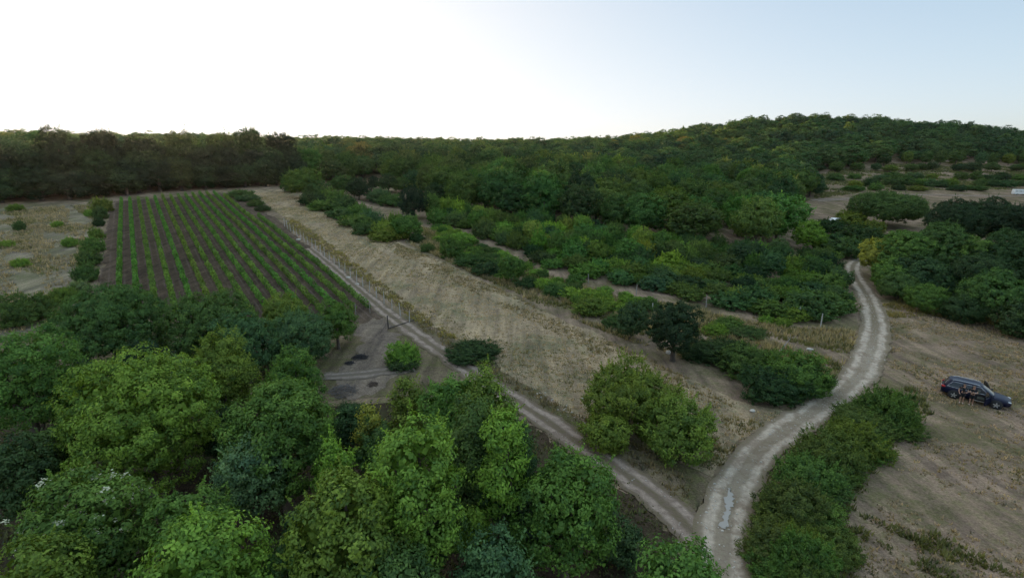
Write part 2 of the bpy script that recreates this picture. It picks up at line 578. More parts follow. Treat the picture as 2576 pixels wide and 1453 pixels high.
def crown_mesh(name, seed, R, Ht, zb, leaf, clump_r, per, nl=11, lobe_r=0.5, flat=0.9, sprig=0.0, skirt=-0.55, trunk=True, narrow=0.55, conic=0.0, extra_tint=0.0, mats=None, rough=0.06):
    """one crown mesh (and optionally trunk faces in slot 1), base at z=0"""
    rng = np.random.RandomState(seed)
    Rz = (Ht - zb) / 2
    zc = zb + Rz
    C, O, lc, lr = crown_points(rng, R, zc, Rz, nl, lobe_r, clump_r, flat, skirt, rough)
    if conic > 0:
        lr = lr * (1 - .6 * conic * np.clip((lc[:, 2] - zb) / (Ht - zb), 0, 1)); lc[:, :2] *= (1 - conic * np.clip((lc[:, 2] - zb) / (Ht - zb), 0, 1))[:, None]
        t = (C[:, 2] - zb) / (Ht - zb)
        s = 1 - conic * np.clip(t, 0, 1)
        C[:, 0] *= s; C[:, 1] *= s
    n = len(C)
    ct = np.clip(rng.normal(0.45, 0.2, n), 0, 1)
    cr = clump_r * rng.uniform(0.7, 1.35, n)
    # leaves
    P = np.repeat(C, per, 0); Oo = np.repeat(O, per, 0)
    q = unit(rng.normal(0, 1, (n * per, 3)))
    q = np.where((np.sum(q * Oo, 1) < -0.3)[:, None], -q, q)
    rad = np.repeat(cr, per)[:, None] * rng.uniform(0.3, 1.05, (n * per, 1))
    P = P + q * rad * np.array([1.05, 1.05, 0.8])
    Nn = unit(q * 0.9 + Oo * 0.45 + np.array([0, 0, 0.35]) + rng.normal(0, .30, (n * per, 3)))
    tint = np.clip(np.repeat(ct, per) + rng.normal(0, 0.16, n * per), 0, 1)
    parts = [leafquads(rng, P, Nn, leaf, tint, narrow)]
    # inner leaf mass of each lobe
    for i in range(len(lr)):
        m = int(44 * (lr[i] / clump_r) ** 2 / 4) + 14
        qq = unit(rng.normal(0, 1, (m, 3)))
        pp = lc[i] + qq * lr[i] * rng.uniform(.40, .68, (m, 1)) * np.array([1, 1, flat])
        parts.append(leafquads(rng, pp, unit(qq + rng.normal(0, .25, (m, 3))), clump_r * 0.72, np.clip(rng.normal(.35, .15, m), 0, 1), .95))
    if sprig > 0:       # leafy shoots standing out of the surface
        m = int(n * sprig)
        idx = rng.choice(n, m)
        ln = rng.uniform(1.2, 2.6, m) * clump_r
        dr = unit(O[idx] + np.array([0, 0, 0.8]) + rng.normal(0, .35, (m, 3)))
        k = max(8, per // 2)
        t = np.tile(np.linspace(0.1, 1, k), m)
        B = np.repeat(C[idx], k, 0) + np.repeat(dr * ln[:, None], k, 0) * t[:, None]
        B += rng.normal(0, 0.16 * clump_r, B.shape) * (1.15 - t)[:, None]
        Nn = unit(rng.normal(0, 1, B.shape) + np.array([0, 0, 0.8]))
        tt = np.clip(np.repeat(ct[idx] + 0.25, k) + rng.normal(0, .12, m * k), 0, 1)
        parts.append(leafquads(rng, B, Nn, leaf * 0.9, tt, narrow))
    co = np.concatenate([p[0] for p in parts])
    fs, o = [], 0
    for p in parts:
        fs.append(p[1] + o); o += len(p[0])
    f = np.concatenate(fs); ti = np.concatenate([p[2] for p in parts])
    # keep leaves above ground
    zmin = co[f].min(1)[:, 2]
    f = f[zmin > 0.02]; ti = ti[zmin > 0.02]
    used = np.unique(f); remap = np.zeros(len(co), np.int64); remap[used] = np.arange(len(used))
    co = co[used]; f = remap[f]
    mi = np.zeros(len(f), np.int32)
    tr = trunk_geo(rng, R, zc, lc, Ht)
    if trunk == True:
        f = np.concatenate([f, tr[1] + len(co)]); co = np.concatenate([co, tr[0]])
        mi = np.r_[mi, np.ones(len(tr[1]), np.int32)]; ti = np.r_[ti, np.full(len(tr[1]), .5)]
    me = fastmesh(name, co, f, list(mats or (M_LEAF, M_BARK)), mi, {'tint': ('FACE', ti)})
    return (me, tr) if trunk == 'apart' else me


def tube(path, rad, k=7):
    path = np.asarray(path, float); n = len(path)
    T = unit(np.gradient(path, axis=0))
    ref = np.where(np.abs(T[:, 2:3]) > .9, np.array([[1., 0, 0]]), np.array([[0, 0, 1.]]))
    A = unit(np.cross(T, ref)); B = np.cross(T, A)
    an = np.linspace(0, 2 * np.pi, k, endpoint=False)
    rad = np.asarray(rad, float)
    co = path[:, None] + (A[:, None] * np.cos(an)[None, :, None] + B[:, None] * np.sin(an)[None, :, None]) * rad[:, None, None]
    i, j = np.meshgrid(np.arange(k), np.arange(n - 1))
    a = (j * k + i).ravel(); b = (j * k + (i + 1) % k).ravel()
    return co.reshape(-1, 3), np.stack([a, b, b + k, a + k], 1)


def trunk_geo(rng, R, zc, lc, Ht):
    r0 = 0.032 * Ht
    n = 8
    t = np.linspace(0, 1, n)
    bend = rng.normal(0, .06 * R, 2)
    p = np.stack([bend[0] * t ** 2, bend[1] * t ** 2, -0.25 + t * (zc + 0.25)], 1)
    parts = [tube(p, r0 * (1.25 - 0.75 * t) * (1 + 0.5 * np.exp(-t * 14)))]
    for c in lc[rng.permutation(len(lc))[:7]]:
        s = rng.uniform(0.35, 0.8)
        b = np.array([bend[0] * s * s, bend[1] * s * s, -0.25 + s * (zc + .25)])
        tt = np.linspace(0, 1, 6)[:, None]
        q = b + (c - b) * tt + np.array([0, 0, .12 * R]) * np.sin(tt * np.pi)
        parts.append(tube(q, r0 * 0.5 * (1 - 0.8 * tt[:, 0]), 5))
    co, f, o = [], [], 0
    for a, b in parts:
        co.append(a); f.append(b + o); o += len(a)
    return np.concatenate(co), np.concatenate(f)


TONE = {
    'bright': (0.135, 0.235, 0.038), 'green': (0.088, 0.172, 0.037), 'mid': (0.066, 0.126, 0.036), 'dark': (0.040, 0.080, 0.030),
    'blue': (0.066, 0.130, 0.054), 'silver': (0.115, 0.185, 0.092), 'olive': (0.125, 0.185, 0.034), 'yellow': (0.24, 0.275, 0.05),
    'brown': (0.18, 0.135, 0.055), 'lime': (0.15, 0.265, 0.042), 'deep': (0.026, 0.052, 0.024), 'bramble': (0.090, 0.140, 0.034),
}
prng = random.Random(11)


def tone(t, j=0.12):
    c = TONE[t]
    g = prng.uniform(1 - j, 1 + j)
    return (c[0] * g * prng.uniform(1 - j, 1 + j), c[1] * g, c[2] * g * prng.uniform(1 - j, 1 + j), 1)


seed_no = [100]


def big_tree(cx, ty, wpx, Ht, tn, label, name='broadleaf_tree', cat='tree', kind='round', zb=None, group=None, leaf=0.19, sprig=None, rw=0.90, clump=0.40, per=34):
    """foreground tree with its own crown mesh: top at pixel (cx, ty), crown wpx pixels wide, Ht metres tall"""
    p, t = G(cx, ty + 6, Ht)
    R = wpx / 1288.0 * t / 2 * rw
    seed_no[0] += 1
    zb = Ht * 0.16 if zb is None else zb
    d = {'round': dict(nl=15, lobe_r=0.44, flat=1.0, sprig=0.05), 'spiky': dict(nl=14, lobe_r=0.44, flat=1.0, sprig=0.22),
         'airy': dict(nl=15, lobe_r=0.40, flat=0.9, sprig=0.3), 'cone': dict(nl=12, lobe_r=0.5, flat=1.0, sprig=0.35, conic=0.35)}[kind]
    if sprig is not None: d = dict(d, sprig=sprig)
    me, tr = crown_mesh('crown', seed_no[0], R, Ht, zb, leaf, clump, per, trunk='apart', skirt=-0.8, **d)
    root = empty(name, (p[0], p[1], float(H(p[0], p[1]))), prng.uniform(0, 6.28))
    tag(root, label, cat, group)
    c = link('crown', me, None, root); c.color = tuple(v * 1.16 for v in tone(tn, 0.08)[:3]) + (1,)
    link('trunk', fastmesh('trunk', tr[0], tr[1], [M_BARK], smooth=True), None, root)
    PLACED.append((p[0], p[1], R))
    return root


PLACED = []

# mid-distance library: crown and trunk in one mesh (two slots), unit-ish sizes
LIB = {}
for i in range(7):
    LIB['tree%d' % i] = crown_mesh('tree_mesh', 900 + i, 4.0, 9.0, 0.9, 0.42, 0.72, 24, nl=[9, 12, 14, 11, 10, 13, 12][i], lobe_r=[.55, .48, .44, .5, .58, .42, .46][i], flat=0.92, sprig=[.1, .3, .15, .4, .1, .3, .2][i], skirt=-0.85)
for i in range(6):
    LIB['bush%d' % i] = crown_mesh('bush_mesh', 940 + i, 2.0, 2.7, -0.45, 0.25, 0.36, 22, nl=[8, 10, 12, 9, 11, 7][i], lobe_r=[.52, .46, .42, .5, .4, .55][i], flat=0.85, sprig=[.5, .8, 1.2, .4, 1.0, .7][i], skirt=-0.5, trunk=False, rough=.22)
for i in range(4):
    LIB['far%d' % i] = crown_mesh('far_tree_mesh', 970 + i, 4.0, 9.0, 0.4, 0.52, 0.95, 26, nl=[8, 10, 11, 9][i], lobe_r=[.55, .5, .46, .55][i], flat=0.9, sprig=0.0, skirt=-0.75)
for i in range(5):
    LIB['forest%d' % i] = crown_mesh('forest_mesh', 1010 + i, 4.6, 13.0, -0.4, 0.40, 0.85, 36, nl=[13, 16, 15, 12, 17][i], lobe_r=[.46, .4, .43, .5, .38][i], flat=0.8, sprig=0.03, skirt=-0.95)
for i in range(5):
    LIB['bramble%d' % i] = crown_mesh('bramble_mesh', 1040 + i, 2.0, 2.5, -0.5, 0.125, 0.26, 34, nl=[10, 13, 11, 14, 12][i], lobe_r=[.48, .42, .45, .40, .44][i], flat=0.8, sprig=[.7, 1.0, .6, .9, .8][i], skirt=-0.5, trunk=False, rough=.24)
NTREE, NBUSH = 7, 6


def put(lib, name, x, y, Ht, wid, tn, label=None, cat='tree', group=None, j=0.12):
    """a copy of a library plant, scaled to Ht tall and wid wide"""
    me = LIB[lib]
    o = link(name, me)
    hz, hr = (13.0, 4.9) if lib.startswith('forest') else (9.0, 4.2) if not lib.startswith('b') else (2.6, 2.1)
    o.location = (x, y, float(H(x, y)) - 0.05)
    o.rotation_euler = (0, 0, prng.uniform(0, 6.28))
    s = wid / (2 * hr)
    o.scale = (s * prng.uniform(.92, 1.08), s * prng.uniform(.92, 1.08), Ht / hz)
    o.color = tone(tn, j)
    if label: tag(o, label, cat, group)
    PLACED.append((x, y, wid / 2))
    return o


def put_px(lib, name, cx, ty, wpx, Ht, tn, label, cat='tree', group=None, rnd=True):
    p, t = G(cx, ty + 2, Ht)
    wid = wpx / 1288.0 * t * (1.18 if lib == 'bush' else 1)
    if lib == 'bush' and t < 62: l = 'bramble%d' % prng.randrange(5)
    else: l = lib + str(prng.randrange(NTREE if lib == 'tree' else NBUSH)) if rnd else lib
    return put(l, name, p[0], p[1], Ht, wid, tn, label, cat, group)

# ------------------------------------------------------------------ foreground trees (each its own crown and trunk)
FG = [  # crown centre x, top y, crown width (px), height m, tone, kind, label
    (330, 897, 365, 9.0, 'bright', 'round', "large bright green round-crowned tree in the lower left above a shaded gap", {}),
    (22, 800, 255, 10.0, 'green', 'round', "yellow-green tree cut off by the left edge above a dark hollow", {}),
    (262, 718, 275, 8.0, 'mid', 'round', "broad dark green tree covering the near ends of the leftmost vine rows", {}),
    (518, 728, 225, 7.0, 'mid', 'round', "wide dull green tree in front of the middle vine rows", {}),
    (715, 742, 130, 5.5, 'olive', 'round', "small brownish olive tree against the near vine row ends", {}),
    (842, 757, 98, 4.8, 'green', 'round', "compact dark green tree at the near right corner of the vineyard", {}),
    (610, 787, 160, 6.2, 'blue', 'spiky', "blue-green tree below the olive tree and left of the clearing", {}),
    (745, 788, 165, 5.2, 'blue', 'spiky', "ragged grey-green tree between the olive tree and the dirt clearing", {}),
    (545, 848, 165, 7.2, 'olive', 'spiky', "tree with a yellow-green top behind the large round bright tree", {}),
    (430, 874, 130, 7.0, 'blue', 'round', "blue-grey tree crown showing just behind the large round bright tree", {}),
    (735, 880, 140, 6.0, 'green', 'spiky', "spiky mid green tree at the left edge of the dirt clearing", {}),
    (690, 948, 300, 8.2, 'green', 'round', "big layered green tree below the dirt clearing", {}),
    (622, 1092, 190, 6.2, 'silver', 'airy', "pale silvery grey-green tree among darker trees", {}),
    (110, 1062, 120, 6.2, 'mid', 'spiky', "dull grey-green tree tucked against the left side of the large round bright tree", {}),
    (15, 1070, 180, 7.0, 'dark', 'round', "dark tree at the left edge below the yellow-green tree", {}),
    (185, 1188, 320, 8.0, 'green', 'spiky', "tree dotted with whitish flower clusters in the bottom left corner", {'flowers': 1}),
    (50, 1310, 230, 8.2, 'olive', 'round', "olive tree in the very bottom left corner in front of the flowering tree", {}),
    (465, 1205, 215, 7.2, 'green', 'spiky', "olive-green tree directly behind the bright maple-like tree at the bottom", {}),
    (485, 1268, 330, 9.0, 'bright', 'round', "bright light green tree with thick leaf clusters at the bottom edge", {}),
    (868, 1140, 330, 9.2, 'olive', 'spiky', "very wide yellowish green tree at the bottom left of centre", {}),
    (1045, 982, 240, 11.0, 'bright', 'spiky', "tall vivid green tree standing highest of the central clump", {}),
    (1017, 908, 92, 8.2, 'olive', 'round', "small olive-topped tree just above the tall vivid green tree", {}),
    (1125, 896, 165, 9.0, 'green', 'spiky', "leafy tree at the upper left of the clump beside the dirt track", {}),
    (1212, 905, 175, 9.0, 'olive', 'round', "olive-green round top at the back of the clump beside the dirt track", {}),
    (1265, 950, 150, 10.5, 'lime', 'cone', "narrow feathery light green tree on the track side of the clump", {}),
    (1200, 985, 200, 9.0, 'mid', 'round', "dark green tree in the middle of the clump beside the dirt track", {}),
    (1262, 1075, 220, 7.0, 'dark', 'spiky', "low dark shaded tree at the foot of the feathery light green tree", {}),
    (830, 1080, 95, 6.5, 'lime', 'spiky', "slim light green tree rising behind the wide yellowish tree", {}),
    (1070, 1165, 180, 7.0, 'mid', 'round', "dark green tree filling the shade below the tall vivid green tree", {}),
    (1428, 1130, 262, 7.6, 'green', 'round', "dense rounded green tree standing alone beside the lower dirt track", {}),
    (1240, 1318, 200, 6.0, 'blue', 'spiky', "grey-green tree at the bottom edge left of the lone rounded tree", {}),
    (1192, 1240, 80, 5.0, 'lime', 'spiky', "slender young light green tree above the grey-green bottom tree", {}),
    (1722, 1322, 225, 7.0, 'green', 'round', "green tree at the bottom edge overhanging the gravel road junction", {}),
    (985, 1325, 220, 7.0, 'mid', 'round', "dark green tree at the bottom edge below the wide yellowish tree", {}),
    (740, 1330, 170, 6.5, 'mid', 'spiky', "shaded blue-green tree at the bottom between two bright trees", {}),
    (760, 1230, 110, 6.0, 'dark', 'round', "small dark tree in the gap below the silvery tree", {}),
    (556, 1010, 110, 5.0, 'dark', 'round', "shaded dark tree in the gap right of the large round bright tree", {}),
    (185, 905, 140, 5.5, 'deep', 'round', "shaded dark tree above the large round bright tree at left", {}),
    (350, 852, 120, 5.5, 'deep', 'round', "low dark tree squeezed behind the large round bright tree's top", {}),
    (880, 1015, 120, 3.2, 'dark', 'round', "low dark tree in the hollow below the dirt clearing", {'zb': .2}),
    (948, 1060, 120, 4.2, 'mid', 'spiky', "shaded green tree between the hollow and the tall vivid tree", {'zb': .2}),
    (925, 1010, 62, 5.0, 'yellow', 'airy', "sparse yellow-leaved sapling at the left side of the tall vivid tree", {'zb': 1.0}),
    (1560, 1300, 120, 2.6, 'dark', 'round', "low dark shrub right of the lone rounded tree by the lower track", {'zb': .1}),
    (1300, 1400, 150, 4.5, 'dark', 'round', "dark tree at the bottom edge under the lone rounded tree", {'zb': .2}),
    (1290, 1020, 110, 7.5, 'green', 'round', "round green tree on the track side below the feathery light green tree", {}),
    (905, 1215, 120, 6.0, 'green', 'spiky', "small fresh green tree amid the wide yellowish tree's upper edge", {}),
    (1330, 1215, 120, 5.5, 'dark', 'spiky', "dark bush-like tree left of the lone rounded tree", {}),
    (1588, 930, 230, 4.4, 'olive', 'spiky', "large olive-green thorny shrub tree on the dry field above the dirt track", {'zb': 0.1, 'sprig': .7}),
    (1705, 1015, 195, 3.6, 'olive', 'spiky', "olive-green thorny shrub tree nearer the gravel road, lower of the pair", {'zb': 0.1, 'sprig': .7}),
    (1530, 1045, 130, 2.4, 'olive', 'spiky', "low left skirt shrub of the thorny pair by the dirt track", {'zb': 0.1}),
    (2295, 578, 150, 8.5, 'green', 'round', "rounded green tree at the left of the oak-like group right of the road bend", {'clump': .45}),
    (2372, 566, 165, 9.5, 'mid', 'round', "tallest broad oak-like tree in the middle of the group right of the road bend", {'clump': .45}),
    (2448, 600, 135, 8.0, 'green', 'round', "green tree at the right of the oak-like group behind the dry meadow", {'clump': .45}),
    (2330, 650, 140, 5.5, 'dark', 'round', "shaded dark tree low in front of the oak-like group", {'clump': .45, 'zb': .2}),
    (2232, 600, 110, 6.5, 'yellow', 'round', "yellow-green tree at the gravel road bend left of the oak-like group", {'clump': .45}),
    (2262, 655, 120, 4.6, 'green', 'round', "green bushy tree hanging over the gravel road bend", {'clump': .45}),
    (2235, 482, 175, 8.5, 'mid', 'airy', "dark spreading tree with a forked trunk before the pale far road", {'clump': .5, 'zb': 2.2}),
    (2418, 506, 140, 9.0, 'deep', 'round', "very dark tree behind the oak-like group, left of its darker neighbour", {'clump': .5}),
    (2508, 497, 140, 10.0, 'deep', 'round', "very dark tall tree below and left of the white van", {'clump': .5}),
    (2585, 505, 170, 10.0, 'deep', 'airy', "very dark tree cut by the right edge below the white van", {'clump': .5}),
    (2560, 590, 190, 9.0, 'dark', 'round', "dark brownish green tree at the right edge, behind the corner thicket", {'clump': .5}),
    (2475, 640, 170, 6.5, 'dark', 'round', "dark shaded tree right of the oak-like group", {'clump': .5}),
    (2520, 690, 150, 6.0, 'mid', 'round', "dull olive-green tree above the dry meadow at the right edge", {'clump': .45}),
    (2590, 760, 120, 4.0, 'dark', 'round', "low dark shrub tree at the right edge of the dry meadow", {'clump': .45, 'zb': .2}),
    (2338, 715, 100, 3.6, 'green', 'round', "light green shrub at the foot of the oak-like group", {'zb': .2}),
    (2270, 690, 100, 3.6, 'mid', 'round', "dark green shrub between the road bend and the light green shrub", {'zb': .2}),
    (2430, 745, 110, 3.0, 'dark', 'round', "dark low shrub along the upper edge of the dry meadow", {'zb': .1}),
]
M_FLOWER = simple("flower_cluster", (0.42, 0.43, 0.29), 0.8)
for cx, ty, w, ht, tn, kd, lb, ex in FG:
    if w > 260: lf, pr = 0.155, 58
    else: lf, pr = 0.145, 54
    nm = 'shrub_tree' if 'shrub' in lb else 'broadleaf_tree'
    r = big_tree(cx, ty, w, ht, tn, lb, kind='cone' if ex.get('cone') else kd, zb=ex.get('zb'), sprig=ex.get('sprig'), clump=ex.get('clump', 0.40), name=nm,
                 cat='shrub' if 'shrub' in lb else 'tree', leaf=lf if 'clump' not in ex else 0.24, per=pr if 'clump' not in ex else 40)
    if ex.get('flowers'):
        crown = [c for c in r.children if c.name.startswith('crown')][0]
        rng = np.random.RandomState(77)
        vv = np.empty(len(crown.data.vertices) * 3, np.float32); crown.data.vertices.foreach_get('co', vv); vv = vv.reshape(-1, 3)
        cand = vv[vv[:, 2] > 0.62 * ht]
        c0 = cand[rng.choice(len(cand), 55)]
        P = np.repeat(c0, 16, 0) + rng.normal(0, 0.10, (len(c0) * 16, 3)) * np.array([1, 1, .4]) + np.array([0, 0, .12])
        a, b, t_ = leafquads(rng, P, unit(rng.normal(0, .4, P.shape) + np.array([0, 0, 1])), 0.09, np.full(len(P), .5), .9)
        link('flower_clusters', fastmesh('flower_clusters', a, b, [M_FLOWER]), None, r)['kind'] = 'stuff'

